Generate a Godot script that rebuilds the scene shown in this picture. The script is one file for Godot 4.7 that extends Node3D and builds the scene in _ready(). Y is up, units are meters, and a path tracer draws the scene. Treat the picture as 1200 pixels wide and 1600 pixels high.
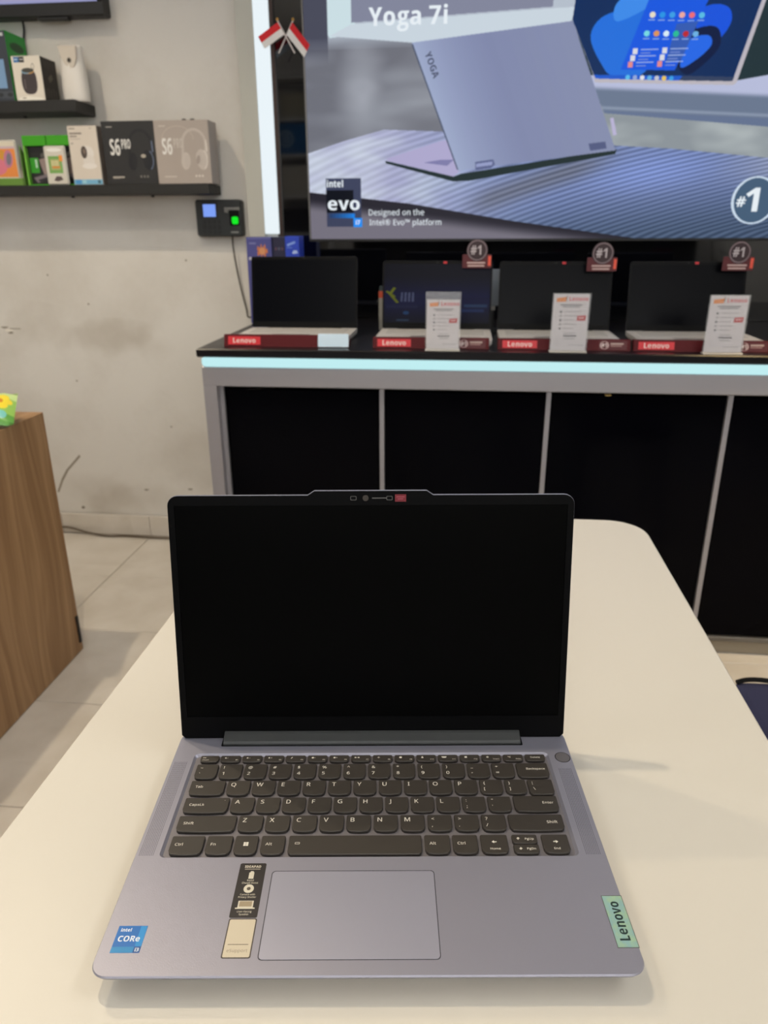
extends Node3D
# A laptop on a white display table in a computer shop. Metres, y up, floor at y = 0, back wall at z = -2.65.

var M := {}
var taken := {}
var font_bold: SystemFont
var font_plain: SystemFont
const WALL_Z := -2.65
const TOP_Y := 0.75          # table top
const COUNTER_Y := 0.86      # counter top


# ---------------------------------------------------------------- painting of flat print
class Canvas:
	var im: Image
	var w: int
	var h: int
	func _init(width: int, height: int, c: Color) -> void:
		w = width
		h = height
		im = Image.create(w, h, false, Image.FORMAT_RGB8)
		im.fill(c)
	func rect(x: float, y: float, rw: float, rh: float, c: Color) -> void:
		im.fill_rect(Rect2i(int(x * w), int(y * h), maxi(1, int(rw * w)), maxi(1, int(rh * h))), c)
	func poly(pts: Array, c: Color) -> void:
		var lo := 1e9
		var hi := -1e9
		for p in pts:
			lo = minf(lo, p.y * h)
			hi = maxf(hi, p.y * h)
		for y in range(maxi(0, int(floor(lo))), mini(h - 1, int(ceil(hi))) + 1):
			var xs := []
			var yy := y + 0.5
			for i in pts.size():
				var a: Vector2 = pts[i] * Vector2(w, h)
				var b: Vector2 = pts[(i + 1) % pts.size()] * Vector2(w, h)
				if (a.y <= yy) != (b.y <= yy):
					xs.append(a.x + (yy - a.y) / (b.y - a.y) * (b.x - a.x))
			xs.sort()
			for k in range(0, xs.size() - 1, 2):
				var x0 := maxi(0, int(round(xs[k])))
				var x1 := mini(w, int(round(xs[k + 1])))
				if x1 > x0:
					im.fill_rect(Rect2i(x0, y, x1 - x0, 1), c)
	func ell(cx: float, cy: float, rx: float, ry: float, c: Color, turn := 0.0) -> void:
		var pts := []
		for i in 40:
			var v := Vector2(cos(TAU * i / 40.0) * rx, sin(TAU * i / 40.0) * ry).rotated(turn)
			pts.append(Vector2(cx, cy) + v)
		poly(pts, c)
	func ring(cx: float, cy: float, rx: float, ry: float, th: float, c: Color, a0 := 0.0, a1 := TAU) -> void:
		var out := []
		var inn := []
		for i in 41:
			var a := lerpf(a0, a1, i / 40.0)
			out.append(Vector2(cx + cos(a) * rx, cy + sin(a) * ry))
			inn.append(Vector2(cx + cos(a) * (rx - th), cy + sin(a) * (ry - th)))
		inn.reverse()
		poly(out + inn, c)
	func line(a: Vector2, b: Vector2, th: float, c: Color) -> void:
		var n := (b - a).orthogonal().normalized() * th * 0.5
		poly([a + n, b + n, b - n, a - n], c)
	func tex() -> ImageTexture:
		return ImageTexture.create_from_image(im)


# ---------------------------------------------------------------- shapes
func st_new() -> SurfaceTool:
	var st := SurfaceTool.new()
	st.begin(Mesh.PRIMITIVE_TRIANGLES)
	st.set_smooth_group(-1)
	return st

func tri(st, a, b, c):            # counter-clockwise seen from outside
	if (b - a).cross(c - a).length_squared() < 1e-20:
		return
	st.add_vertex(a)
	st.add_vertex(c)
	st.add_vertex(b)

func quad(st, a, b, c, d):
	tri(st, a, b, c)
	tri(st, a, c, d)

func along(p: Vector2, h: float, axis: String) -> Vector3:
	if axis == "y":
		return Vector3(p.x, h, -p.y)
	if axis == "z":
		return Vector3(p.x, p.y, h)
	return Vector3(h, p.y, -p.x)

func inset(poly: PackedVector2Array, d: float) -> PackedVector2Array:
	if d == 0.0:
		return poly
	var out := PackedVector2Array()
	var n := poly.size()
	for i in n:
		var e0 := (poly[i] - poly[(i + n - 1) % n]).normalized()
		var e1 := (poly[(i + 1) % n] - poly[i]).normalized()
		var n0 := Vector2(-e0.y, e0.x)
		var n1 := Vector2(-e1.y, e1.x)
		var m := n0 + n1
		if m.length() < 0.1:
			out.append(poly[i] + n0 * d)
		else:
			m = m.normalized()
			out.append(poly[i] + m * d / maxf(0.4, m.dot(n0)))
	return out

func ccw(poly: PackedVector2Array) -> PackedVector2Array:
	if Geometry2D.is_polygon_clockwise(poly):
		var r := poly.duplicate()
		r.reverse()
		return r
	return poly

func cap(st, poly: PackedVector2Array, h: float, axis: String, up: bool, o := Vector3.ZERO):
	var idx := Geometry2D.triangulate_polygon(poly)
	for i in range(0, idx.size(), 3):
		var a := poly[idx[i]]
		var b := poly[idx[i + 1]]
		var c := poly[idx[i + 2]]
		var positive := (b - a).cross(c - a) > 0.0
		if positive == up:
			tri(st, along(a, h, axis) + o, along(b, h, axis) + o, along(c, h, axis) + o)
		else:
			tri(st, along(a, h, axis) + o, along(c, h, axis) + o, along(b, h, axis) + o)

func loft(st, loops: Array, heights: Array, axis: String, o := Vector3.ZERO, capped := true):
	for k in loops.size() - 1:
		var lo: PackedVector2Array = loops[k]
		var hi: PackedVector2Array = loops[k + 1]
		var n := lo.size()
		for j in n:
			var j1 := (j + 1) % n
			quad(st, along(lo[j], heights[k], axis) + o, along(lo[j1], heights[k], axis) + o, along(hi[j1], heights[k + 1], axis) + o, along(hi[j], heights[k + 1], axis) + o)
	if capped:
		cap(st, loops[0], heights[0], axis, false, o)
		cap(st, loops[-1], heights[-1], axis, true, o)

func prism(st, poly, h0: float, h1: float, bev := 0.0, axis := "y", o := Vector3.ZERO):
	var p := ccw(PackedVector2Array(poly))
	if bev > 0.0:
		var q := inset(p, bev)
		loft(st, [q, p, p, q], [h0, h0 + bev, h1 - bev, h1], axis, o)
	else:
		loft(st, [p, p], [h0, h1], axis, o)

func rrect(w: float, h: float, r: float, seg := 4, c := Vector2.ZERO) -> PackedVector2Array:
	var out := PackedVector2Array()
	for q in 4:
		var cc := c + Vector2((w / 2 - r) * [1, -1, -1, 1][q], (h / 2 - r) * [1, 1, -1, -1][q])
		if r <= 0.0:
			out.append(cc)
			continue
		for i in seg + 1:
			var a := PI / 2 * (q + float(i) / seg)
			out.append(cc + Vector2(cos(a), sin(a)) * r)
	return out

func box(st, size: Vector3, centre := Vector3.ZERO, bev := 0.0):
	prism(st, rrect(size.x, size.z, 0.0), -size.y / 2, size.y / 2, bev, "y", centre)

func tube(st, pts: Array, r: float, seg := 8):
	var rings := []
	for i in pts.size():
		var d: Vector3 = (pts[mini(i + 1, pts.size() - 1)] - pts[maxi(i - 1, 0)]).normalized()
		var u := d.cross(Vector3.UP if absf(d.y) < 0.9 else Vector3.RIGHT).normalized()
		var v := d.cross(u).normalized()
		var ring := []
		for k in seg:
			var a := TAU * k / seg
			ring.append(pts[i] + (u * cos(a) + v * sin(a)) * r)
		rings.append(ring)
	for i in pts.size() - 1:
		for k in seg:
			var k1 := (k + 1) % seg
			quad(st, rings[i][k], rings[i][k1], rings[i + 1][k1], rings[i + 1][k])
	for k in range(1, seg - 1):
		tri(st, rings[0][0], rings[0][k + 1], rings[0][k])
		tri(st, rings[-1][0], rings[-1][k], rings[-1][k + 1])

func lathe(st, prof: Array, seg := 24, o := Vector3.ZERO, cap_ends := true):
	var loops := []
	var hs := []
	for p in prof:
		var l := PackedVector2Array()
		for k in seg:
			var a := TAU * k / seg
			l.append(Vector2(cos(a), sin(a)) * maxf(p.x, 1e-5))
		loops.append(l)
		hs.append(p.y)
	loft(st, loops, hs, "y", o, cap_ends)

func curve(pts: Array, steps := 6) -> Array:
	var c := Curve3D.new()
	for i in pts.size():
		var t: Vector3 = (pts[mini(i + 1, pts.size() - 1)] - pts[maxi(i - 1, 0)]) / 5.0
		c.add_point(pts[i], -t, t)
	var out := []
	for i in (pts.size() - 1) * steps + 1:
		out.append(c.samplef(float(i) / steps))
	return out

func done(st, smooth := false) -> ArrayMesh:
	st.index()
	if smooth:
		st.deindex()
	st.generate_normals()
	return st.commit()

func sheet(w: float, h: float) -> ArrayMesh:     # a printed face, looking along +z, centred
	var st := SurfaceTool.new()
	st.begin(Mesh.PRIMITIVE_TRIANGLES)
	var c := [Vector3(-w / 2, -h / 2, 0), Vector3(w / 2, -h / 2, 0), Vector3(w / 2, h / 2, 0), Vector3(-w / 2, h / 2, 0)]
	var u := [Vector2(0, 1), Vector2(1, 1), Vector2(1, 0), Vector2(0, 0)]
	for i in [0, 2, 1, 0, 3, 2]:
		st.set_uv(u[i])
		st.set_normal(Vector3(0, 0, 1))
		st.add_vertex(c[i])
	return st.commit()


# ---------------------------------------------------------------- naming and materials
func numbered(called: String) -> String:
	var n: int = taken.get(called, 0)
	taken[called] = n + 1
	return called if n == 0 else "%s_%03d" % [called, n]

func thing(called: String, label: String, category: String, at := Vector3.ZERO, turn := 0.0, group := "") -> Node3D:
	var o := Node3D.new()
	o.name = numbered(called)
	add_child(o)
	o.position = at
	o.rotation.y = turn
	o.set_meta("label", label)
	o.set_meta("category", category)
	if group:
		o.set_meta("group", group)
	return o

func part(called: String, mesh, m: Material, parent: Node3D, at := Vector3.ZERO) -> MeshInstance3D:
	var o := MeshInstance3D.new()
	o.name = called
	o.mesh = done(mesh) if mesh is SurfaceTool else mesh
	o.material_override = m
	parent.add_child(o, true)
	o.position = at
	return o

func struct(called: String, mesh, m: Material, label := "") -> MeshInstance3D:
	var o := part(called, mesh, m, self)
	o.set_meta("kind", "structure")
	if label:
		o.set_meta("label", label)
	return o

func mat(c: Color, rough := 0.6, metal := 0.0, spec := 0.5) -> StandardMaterial3D:
	var m := StandardMaterial3D.new()
	m.albedo_color = c
	m.roughness = rough
	m.metallic = metal
	m.metallic_specular = spec
	return m

func rgb(r: int, g: int, b: int) -> Color:
	return Color8(r, g, b)

func printed(t: Texture2D, rough := 0.5) -> StandardMaterial3D:
	var m := mat(Color.WHITE, rough)
	m.albedo_texture = t
	m.texture_repeat = false
	return m

func glow(c: Color, energy: float, t: Texture2D = null) -> StandardMaterial3D:
	var m := mat(Color(0.01, 0.01, 0.01), 0.3, 0.0, 0.2)
	m.emission_enabled = true
	m.emission = c
	m.emission_energy_multiplier = energy
	if t:
		m.emission = Color.BLACK
		m.emission_texture = t
		m.texture_repeat = false
	return m

func letters(parent: Node3D, s: String, cap_h: float, at: Vector3, basis: Basis, m: Material, bold := true, squeeze := 1.0, align := 0, called := "lettering") -> MeshInstance3D:
	var t := TextMesh.new()
	t.text = s
	t.font = font_bold if bold else font_plain
	t.font_size = 48
	t.pixel_size = 0.01
	var k := cap_h / 0.714 / 48.0 / 0.01
	t.depth = clampf(cap_h * 0.02, 0.00004, 0.0006) / k
	t.curve_step = 1.5
	t.line_spacing = -6.0
	t.horizontal_alignment = [HORIZONTAL_ALIGNMENT_CENTER, HORIZONTAL_ALIGNMENT_LEFT, HORIZONTAL_ALIGNMENT_RIGHT][align]
	t.vertical_alignment = VERTICAL_ALIGNMENT_CENTER
	var o := part(called, t, m, parent)
	o.transform = Transform3D(basis * Basis.from_scale(Vector3(squeeze * k, k, k)), at)
	if align == 1:
		o.position += basis.x * (-t.get_aabb().position.x) * squeeze * k
	elif align == 2:
		o.position -= basis.x * (t.get_aabb().end.x) * squeeze * k
	return o


# ---------------------------------------------------------------- the scene
func _ready() -> void:
	set_view()
	set_materials()
	build_room()
	build_ceiling_lamps()
	build_added_panels()
	build_rear_rack()
	build_added_cabinet()
	build_display_wall()
	build_counter()
	build_table()
	build_cabinet()
	build_stool()
	build_television()
	build_wall_television()
	build_shelves()
	build_reader()
	build_flags()
	build_counter_goods()
	build_laptop()


func set_view() -> void:
	font_bold = SystemFont.new()
	font_bold.font_names = PackedStringArray(["Droid Sans"])
	font_bold.font_weight = 700
	font_plain = SystemFont.new()
	font_plain.font_names = PackedStringArray(["Droid Sans"])
	var cam := Camera3D.new()
	cam.name = "camera"
	cam.fov = 69.21
	cam.near = 0.02
	cam.far = 30.0
	add_child(cam)
	cam.transform = Transform3D(Basis(Vector3.UP, deg_to_rad(6.19)) * Basis(Vector3.RIGHT, deg_to_rad(-20.982)) * Basis(Vector3.BACK, deg_to_rad(-0.24)), Vector3(0, 1.155, 0))
	var lens := CameraAttributesPhysical.new()
	lens.frustum_focal_length = 17.3925
	lens.frustum_focus_distance = 0.52
	lens.exposure_aperture = 8.0
	lens.exposure_multiplier = 1.0
	cam.attributes = lens
	cam.fov = 69.21
	var env := Environment.new()
	env.background_mode = Environment.BG_COLOR
	env.background_color = Color(0.99, 0.985, 0.97)
	env.background_energy_multiplier = 5.2
	env.tonemap_mode = Environment.TONE_MAPPER_LINEAR
	env.tonemap_exposure = 0.83
	env.sdfgi_enabled = true
	env.ssao_enabled = true
	env.ssil_enabled = true
	var we := WorldEnvironment.new()
	we.name = "world"
	we.environment = env
	add_child(we)


const WARM := Color(1.0, 0.925, 0.80)
const AMBER := Color(1.0, 0.86, 0.62)
const DAY := Color(0.97, 0.985, 1.0)

# each ceiling lamp: place, energy, colour, label
func lamps() -> Array:
	return [
		[Vector3(-0.63, 2.674, -0.88), 1.4, WARM, "round ceiling downlight above the white display table", 66.0],
		[Vector3(-1.45, 2.674, -1.50), 2.1, WARM, "round ceiling downlight in front of the wall shelves", 60.0],
		[Vector3(1.20, 2.674, -1.50), 3.0, AMBER, "round ceiling downlight in front of the glass-door counter", 27.0],
	]

# unseen ceiling panels added for soft fill light: place, size, label
func panels() -> Array:
	return [
		[Vector3(-1.85, 2.74, -0.45), Vector2(0.60, 1.20), "added flat white ceiling fill panel above the wooden cabinet", 1.6],
		[Vector3(1.45, 2.74, -0.45), Vector2(0.60, 1.20), "added flat white ceiling fill panel beside the right wall", 1.7],
		[Vector3(-0.20, 2.74, 1.65), Vector2(1.20, 0.60), "added flat white ceiling fill panel in front of the rear wall", 1.0],
	]


func build_added_panels() -> void:
	for a in panels():
		var t := thing("added_fill_panel", a[2], "ceiling lamp", a[0], 0.0, "added ceiling fill panels")
		var st := st_new()
		box(st, Vector3(a[1].x + 0.03, 0.020, a[1].y + 0.03), Vector3(0, -0.001, 0), 0.002)
		part("frame", st, M.white_metal, t)
		st = st_new()
		box(st, Vector3(a[1].x, 0.004, a[1].y), Vector3(0, -0.0125, 0), 0.0005)
		part("diffuser", st, glow(DAY, 1.5), t)
		var l := AreaLight3D.new()
		l.name = "fill_light"
		l.area_size = a[1]
		l.area_normalize_energy = false
		l.light_color = DAY
		l.light_energy = a[3]
		l.shadow_enabled = true
		l.set("area_range", 8.0)
		t.add_child(l)
		l.position = Vector3(0, -0.018, 0)
		l.rotation.x = -PI / 2


func build_ceiling_lamps() -> void:
	for a in lamps():
		var t := thing("ceiling_downlight", a[3], "ceiling lamp", a[0], 0.0, "round ceiling downlights")
		var st := st_new()
		lathe(st, [Vector2(0.052, 0.075), Vector2(0.060, 0.075), Vector2(0.060, 0.0), Vector2(0.075, 0.0), Vector2(0.076, -0.004), Vector2(0.054, -0.006), Vector2(0.052, 0.02)], 32, Vector3.ZERO, false)
		part("trim_ring", st, M.white_metal, t)
		st = st_new()
		lathe(st, [Vector2(0.0515, 0.016), Vector2(0.0515, 0.02)], 32)
		part("diffuser", st, glow(a[2], 2.0), t)
		var l := SpotLight3D.new()
		l.name = "lamp_light"
		l.light_color = a[2]
		l.light_energy = a[1]
		l.light_size = 0.022
		l.spot_angle = a[4]
		l.spot_angle_attenuation = 0.7
		l.spot_range = 8.0
		l.spot_attenuation = 2.0
		l.shadow_enabled = true
		t.add_child(l)
		l.position = Vector3(0, 0.008, 0)
		l.rotation.x = -PI / 2


func strip_light(parent: Node3D, at: Vector3, size: Vector2, c: Color, energy: float) -> void:
	var l := AreaLight3D.new()
	l.name = "strip_light"
	l.area_size = size
	l.area_normalize_energy = false
	l.light_color = c
	l.light_energy = energy
	l.shadow_enabled = true
	l.set("area_range", 8.0)
	parent.add_child(l)
	l.position = at
	l.rotation.y = PI       # an area light shines along its -z; turned to face the room


func set_materials() -> void:
	M.white_metal = mat(rgb(225, 225, 222), 0.4)
	M.aluminium = mat(rgb(164, 162, 168), 0.42, 0.5)
	M.steel = mat(rgb(120, 118, 115), 0.4, 0.8)
	M.black_glass = mat(rgb(6, 6, 9), 0.04, 0.0, 0.75)
	M.door_glass = mat(rgb(4, 4, 8), 0.12, 0.0, 0.16)
	M.black_top = mat(rgb(14, 13, 18), 0.3, 0.0, 0.4)
	M.black_plastic = mat(rgb(18, 18, 19), 0.5)
	M.black_matt = mat(rgb(9, 9, 10), 0.7, 0.0, 0.3)
	M.shelf_black = mat(rgb(28, 28, 27), 0.55)
	M.white_lam = mat(rgb(217, 210, 196), 0.35, 0.0, 0.4)
	M.white_plastic = mat(rgb(226, 222, 216), 0.4)
	M.paper = mat(rgb(215, 212, 210), 0.7)
	M.ink = mat(rgb(40, 40, 44), 0.7)
	M.ink_white = mat(rgb(225, 224, 222), 0.6)
	M.red_print = mat(rgb(200, 34, 44), 0.5)
	M.legend = mat(rgb(226, 220, 206), 0.5)
	M.cable_black = mat(rgb(22, 22, 22), 0.5)
	M.cable_grey = mat(rgb(70, 66, 62), 0.6)


# ---------------------------------------------------------------- room shell
func wall_paint() -> ImageTexture:
	# dirty off-white paint; the picture covers x -2.6 .. -0.6, y 0 .. 2.8 of the back wall
	var n1 := FastNoiseLite.new()
	n1.seed = 11
	n1.frequency = 0.006
	n1.fractal_octaves = 4
	var n2 := FastNoiseLite.new()
	n2.seed = 5
	n2.frequency = 0.09
	var c := Canvas.new(720, 1008, rgb(215, 212, 207))
	var base := rgb(215, 212, 207)
	var dirt := rgb(182, 175, 165)
	var blots := [[-1.30, 0.775, 0.16, 0.05, 0.40], [-1.60, 0.80, 0.14, 0.07, 0.3], [-1.12, 0.75, 0.12, 0.05, 0.25], [-1.50, 0.20, 0.18, 0.09, 0.3], [-1.22, 0.15, 0.22, 0.06, 0.3], [-1.0, 0.30, 0.1, 0.1, 0.15], [-1.35, 1.36, 0.2, 0.03, 0.15]]
	for y in c.h:
		for x in c.w:
			var wx := -2.6 + 2.0 * x / c.w
			var wy := 2.8 - 2.8 * y / c.h
			var a := n1.get_noise_2d(x, y)
			var k := clampf(a * 0.35 + 0.06 + n2.get_noise_2d(x, y) * 0.05, 0.0, 1.0)
			for b in blots:
				var d := Vector2((wx - b[0]) / b[2], (wy - b[1]) / b[3]).length()
				if d < 1.6:
					k += b[4] * clampf(1.2 - d + a * 1.4, 0.0, 1.0)
			c.im.set_pixel(x, y, base.lerp(dirt, clampf(k, 0.0, 1.0)))
	var g := func(wx: float, wy: float) -> Vector2: return Vector2((wx + 2.6) / 2.0, (2.8 - wy) / 2.8)
	# scratches, flaked paint and specks
	var mark := rgb(128, 120, 108)
	var pts := [g.call(-1.60, 0.17), g.call(-1.575, 0.22), g.call(-1.545, 0.265), g.call(-1.51, 0.30), g.call(-1.485, 0.325)]
	for i in 4:
		c.line(pts[i], pts[i + 1], 0.0035, rgb(140, 131, 118))
	for s in [[-1.70, 0.815, 0.014, 0.003], [-1.66, 0.81, 0.02, 0.0025], [-1.68, 0.795, 0.01, 0.004], [-1.505, 0.108, 0.007, 0.006], [-1.23, 0.192, 0.012, 0.002], [-1.45, 0.62, 0.003, 0.003], [-1.1, 0.45, 0.003, 0.004], [-1.36, 0.9, 0.004, 0.002], [-1.5, 1.0, 0.003, 0.003], [-0.98, 1.05, 0.004, 0.003], [-1.05, 0.2, 0.01, 0.002]]:
		var p: Vector2 = g.call(s[0], s[1])
		c.ell(p.x, p.y, s[2] / 2.0, s[3] / 2.8, mark)
	var f: Vector2 = g.call(-1.685, 0.804)
	c.ell(f.x, f.y, 0.008, 0.002, rgb(226, 221, 212))
	return c.tex()


func tile_picture(seed_no: int) -> ImageTexture:
	var n := FastNoiseLite.new()
	n.seed = seed_no
	n.frequency = 0.02
	n.fractal_octaves = 4
	var c := Canvas.new(128, 128, Color.WHITE)
	for y in 128:
		for x in 128:
			var k := n.get_noise_2d(x, y)
			c.im.set_pixel(x, y, rgb(216, 210, 202).lerp(rgb(205, 198, 188), clampf(0.5 + k, 0, 1)))
	return c.tex()


func build_room() -> void:
	var plaster := mat(rgb(215, 212, 207), 0.85, 0.0, 0.3)
	var st := st_new()
	box(st, Vector3(4.9, 0.1, 4.9), Vector3(-0.2, -0.053, -0.3))
	var floor_o := struct("floor", st, mat(rgb(150, 141, 128), 0.8))
	# floor tiles, 0.368 m pitch, each a part of the floor
	var ts := st_new()
	box(ts, Vector3(0.3655, 0.008, 0.3655), Vector3(0, -0.004, 0), 0.0012)
	var tile := done(ts)
	var tm := []
	for i in 3:
		var m := mat(Color.WHITE, 0.32, 0.0, 0.5)
		m.albedo_texture = tile_picture(20 + i)
		m.uv1_triplanar = true
		m.uv1_world_triplanar = true
		m.uv1_scale = Vector3.ONE * (1.7 + 0.3 * i)
		tm.append(m)
	for iz in 10:
		for ix in 12:
			part("tile", tile, tm[(ix * 5 + iz * 3) % 3], floor_o, Vector3(-1.228 - 0.184 - 0.368 * 3 + 0.368 * ix, 0.0, -2.27 - 0.184 + 0.368 * iz))
	st = st_new()
	box(st, Vector3(4.9, 0.1, 4.9), Vector3(-0.2, 2.80, -0.3))
	struct("ceiling", st, mat(rgb(238, 236, 232), 0.9))
	# back wall: the painted stretch carries its own picture, the rest is plain plaster behind the display panel
	st = st_new()
	box(st, Vector3(4.9, 2.8, 0.1), Vector3(-0.2, 1.4, WALL_Z - 0.0505))
	var back := struct("wall_back", st, plaster)
	var paint := printed(wall_paint(), 0.85)
	paint.metallic_specular = 0.3
	part("painted_surface", sheet(2.0, 2.8), paint, back, Vector3(-1.6, 1.4, WALL_Z))
	st = st_new()
	box(st, Vector3(0.1, 2.8, 4.9), Vector3(-2.62, 1.4, -0.3))
	struct("wall_left", st, plaster)
	st = st_new()
	box(st, Vector3(0.1, 2.8, 4.9), Vector3(2.2, 1.4, -0.3))
	struct("wall_right", st, plaster)
	# front wall; unseen window opening added behind the viewer to let in fill light
	st = st_new()
	box(st, Vector3(4.9, 1.15, 0.1), Vector3(-0.2, 0.575, 2.1))
	box(st, Vector3(4.9, 0.30, 0.1), Vector3(-0.2, 2.65, 2.1))
	box(st, Vector3(1.75, 1.35, 0.1), Vector3(-1.775, 1.825, 2.1))
	box(st, Vector3(0.35, 1.35, 0.1), Vector3(2.075, 1.825, 2.1))
	struct("wall_front", st, mat(rgb(236, 233, 228), 0.9))
	st = st_new()
	box(st, Vector3(2.80, 0.04, 0.06), Vector3(0.5, 1.17, 2.1), 0.002)
	box(st, Vector3(2.80, 0.04, 0.06), Vector3(0.5, 2.48, 2.1), 0.002)
	for x in [-0.88, 0.05, 0.95, 1.88]:
		box(st, Vector3(0.04, 1.27, 0.06), Vector3(x, 1.825, 2.1), 0.002)
	var win := struct("added_window_1", st, M.aluminium)
	var pane_m := mat(Color(0.95, 0.98, 1.0, 0.05), 0.02)
	pane_m.transparency = BaseMaterial3D.TRANSPARENCY_ALPHA
	for x in [[-0.86, 0.03], [0.07, 0.93], [0.97, 1.86]]:
		part("pane", sheet(x[1] - x[0], 1.27), pane_m, win, Vector3((x[0] + x[1]) / 2, 1.825, 2.1))
	# skirting of cut floor tiles along the back wall
	st = st_new()
	box(st, Vector3(1.86, 0.080, 0.006), Vector3(-1.63, 0.040, WALL_Z + 0.003))
	var skirt := struct("baseboard_back", st, mat(rgb(130, 122, 110), 0.8))
	ts = st_new()
	box(ts, Vector3(0.3655, 0.083, 0.008), Vector3(0, 0.0415, 0.004), 0.001)
	var strip := done(ts)
	for i in 5:
		part("tile", strip, tm[i % 3], skirt, Vector3(-1.228 + 0.184 + 0.368 * (1 - i), 0.002, WALL_Z + 0.006))
	# loose cable lying along the skirting
	st = st_new()
	tube(st, curve([Vector3(-1.75, 0.006, -2.600), Vector3(-1.60, 0.030, -2.625), Vector3(-1.48, 0.012, -2.618), Vector3(-1.40, 0.0065, -2.606), Vector3(-1.32, 0.0065, -2.612), Vector3(-1.16, 0.0065, -2.606), Vector3(-0.95, 0.0065, -2.612)]), 0.0042, 8)
	var cable := thing("floor_cable", "thin brown cable lying along the tiled skirting on the floor", "cable", Vector3.ZERO)
	part("cord", st, mat(rgb(92, 80, 66), 0.6), cable)


# ---------------------------------------------------------------- display wall with black glass and light column
func build_display_wall() -> void:
	var t := thing("display_wall_panel", "glossy black glass wall panel with glowing white light column and grey frame", "wall panel", Vector3(0, COUNTER_Y, WALL_Z))
	var st := st_new()
	box(st, Vector3(1.85, 1.9, 0.022), Vector3(0.285, 0.95, 0.014), 0.001)
	part("glass_panel", st, M.black_glass, t)
	st = st_new()
	box(st, Vector3(0.054, 1.9, 0.034), Vector3(-0.711, 0.95, 0.018), 0.003)
	part("side_frame", st, mat(rgb(186, 186, 178), 0.5, 0.1), t)
	st = st_new()
	prism(st, rrect(0.050, 1.56, 0.0), 0.002, 0.034, 0.005, "z", Vector3(-0.6585, 1.056, 0.0))
	part("light_column", st, glow(Color(0.94, 0.98, 1.0), 1.14), t)
	st = st_new()
	box(st, Vector3(0.012, 1.9, 0.036), Vector3(-0.6265, 0.95, 0.018), 0.001)
	part("edge_trim", st, mat(rgb(58, 44, 40), 0.4, 0.3), t)
	st = st_new()
	prism(st, rrect(1.79, 0.050, 0.0), 0.002, 0.034, 0.005, "z", Vector3(0.262, 1.866, 0.0))
	part("added_light_bar", st, glow(Color(0.94, 0.98, 1.0), 1.14), t)  # unseen bar added along the top for more soft light and deck sheen
	strip_light(t, Vector3(0.262, 1.866, 0.036), Vector2(1.75, 0.048), Color(0.86, 0.96, 1.0), 0.45)
	strip_light(t, Vector3(-0.6585, 1.075, 0.036), Vector2(0.048, 1.60), Color(0.86, 0.96, 1.0), 0.45)


# ---------------------------------------------------------------- counter with black glass doors
func build_counter() -> void:
	var x0 := -0.695
	var x1 := 1.36
	var cx := (x0 + x1) / 2
	var w := x1 - x0
	var t := thing("display_counter", "silver framed shop counter with black glass doors and glowing strip under the top", "counter", Vector3(0, 0, 0))
	var st := st_new()
	box(st, Vector3(w + 0.012, 0.022, 0.722), Vector3(cx, COUNTER_Y - 0.011, -2.266), 0.003)
	part("countertop", st, M.black_top, t)
	st = st_new()
	prism(st, rrect(w - 0.004, 0.026, 0.010, 4, Vector2(cx, 0.8245)), -1.95, -1.914, 0.004, "z")
	part("light_strip", st, glow(Color(0.80, 0.985, 1.0), 1.06), t)
	strip_light(t, Vector3(cx, 0.8245, -1.908), Vector2(w - 0.02, 0.022), Color(0.78, 0.98, 1.0), 0.5)
	st = st_new()
	box(st, Vector3(w, 0.052, 0.05), Vector3(cx, 0.785, -1.945), 0.002)
	part("top_rail", st, M.aluminium, t)
	st = st_new()
	box(st, Vector3(0.036, 0.76, 0.05), Vector3(x0 + 0.018, 0.38, -1.9455), 0.002)
	part("corner_post", st, M.aluminium, t)
	st = st_new()
	box(st, Vector3(w - 0.04, 0.80, 0.02), Vector3(cx, 0.41, -2.60))
	part("back_board", st, M.black_matt, t)
	st = st_new()
	box(st, Vector3(0.018, 0.80, 0.62), Vector3(x0 + 0.012, 0.41, -2.283))
	part("side_board", st, M.black_matt, t)
	st = st_new()
	box(st, Vector3(0.018, 0.80, 0.62), Vector3(x1 - 0.012, 0.41, -2.283))
	part("side_board", st, M.black_matt, t)
	st = st_new()
	box(st, Vector3(w - 0.04, 0.018, 0.62), Vector3(cx, 0.085, -2.283))
	part("bottom_board", st, M.black_matt, t)
	# doors between slim aluminium stiles
	var xs := [-0.651, -0.216, 0.222, 0.677, 1.13, 1.345]
	var gold := mat(rgb(214, 186, 120), 0.3, 0.8)
	for i in xs.size() - 1:
		var a: float = xs[i] + (0.005 if i else 0.004)
		var b: float = xs[i + 1] - 0.005
		st = st_new()
		box(st, Vector3(b - a - 0.006, 0.685, 0.006), Vector3((a + b) / 2, 0.4035, -1.957), 0.001)
		var door := part("glass_door", st, M.door_glass, t)
		if i == 2:
			st = st_new()
			box(st, Vector3(0.016, 0.004, 0.010), Vector3(0.372, 0.7485, -1.950), 0.001)
			part("rail_glint", st, gold, door)  # warm glint of light on the rail, built as a gold sliver
	for i in xs.size():
		st = st_new()
		box(st, Vector3(0.012, 0.70, 0.012), Vector3(xs[i] if i else xs[0] - 0.004, 0.408, -1.952), 0.001)
		part("stile", st, M.aluminium, t)
	st = st_new()
	box(st, Vector3(w - 0.04, 0.014, 0.016), Vector3(cx, 0.051, -1.952), 0.001)
	part("bottom_rail", st, M.steel, t)
	st = st_new()
	box(st, Vector3(w - 0.05, 0.040, 0.02), Vector3(cx, 0.022, -1.965), 0.001)
	part("plinth", st, mat(rgb(150, 142, 128), 0.4, 0.3), t)


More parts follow.
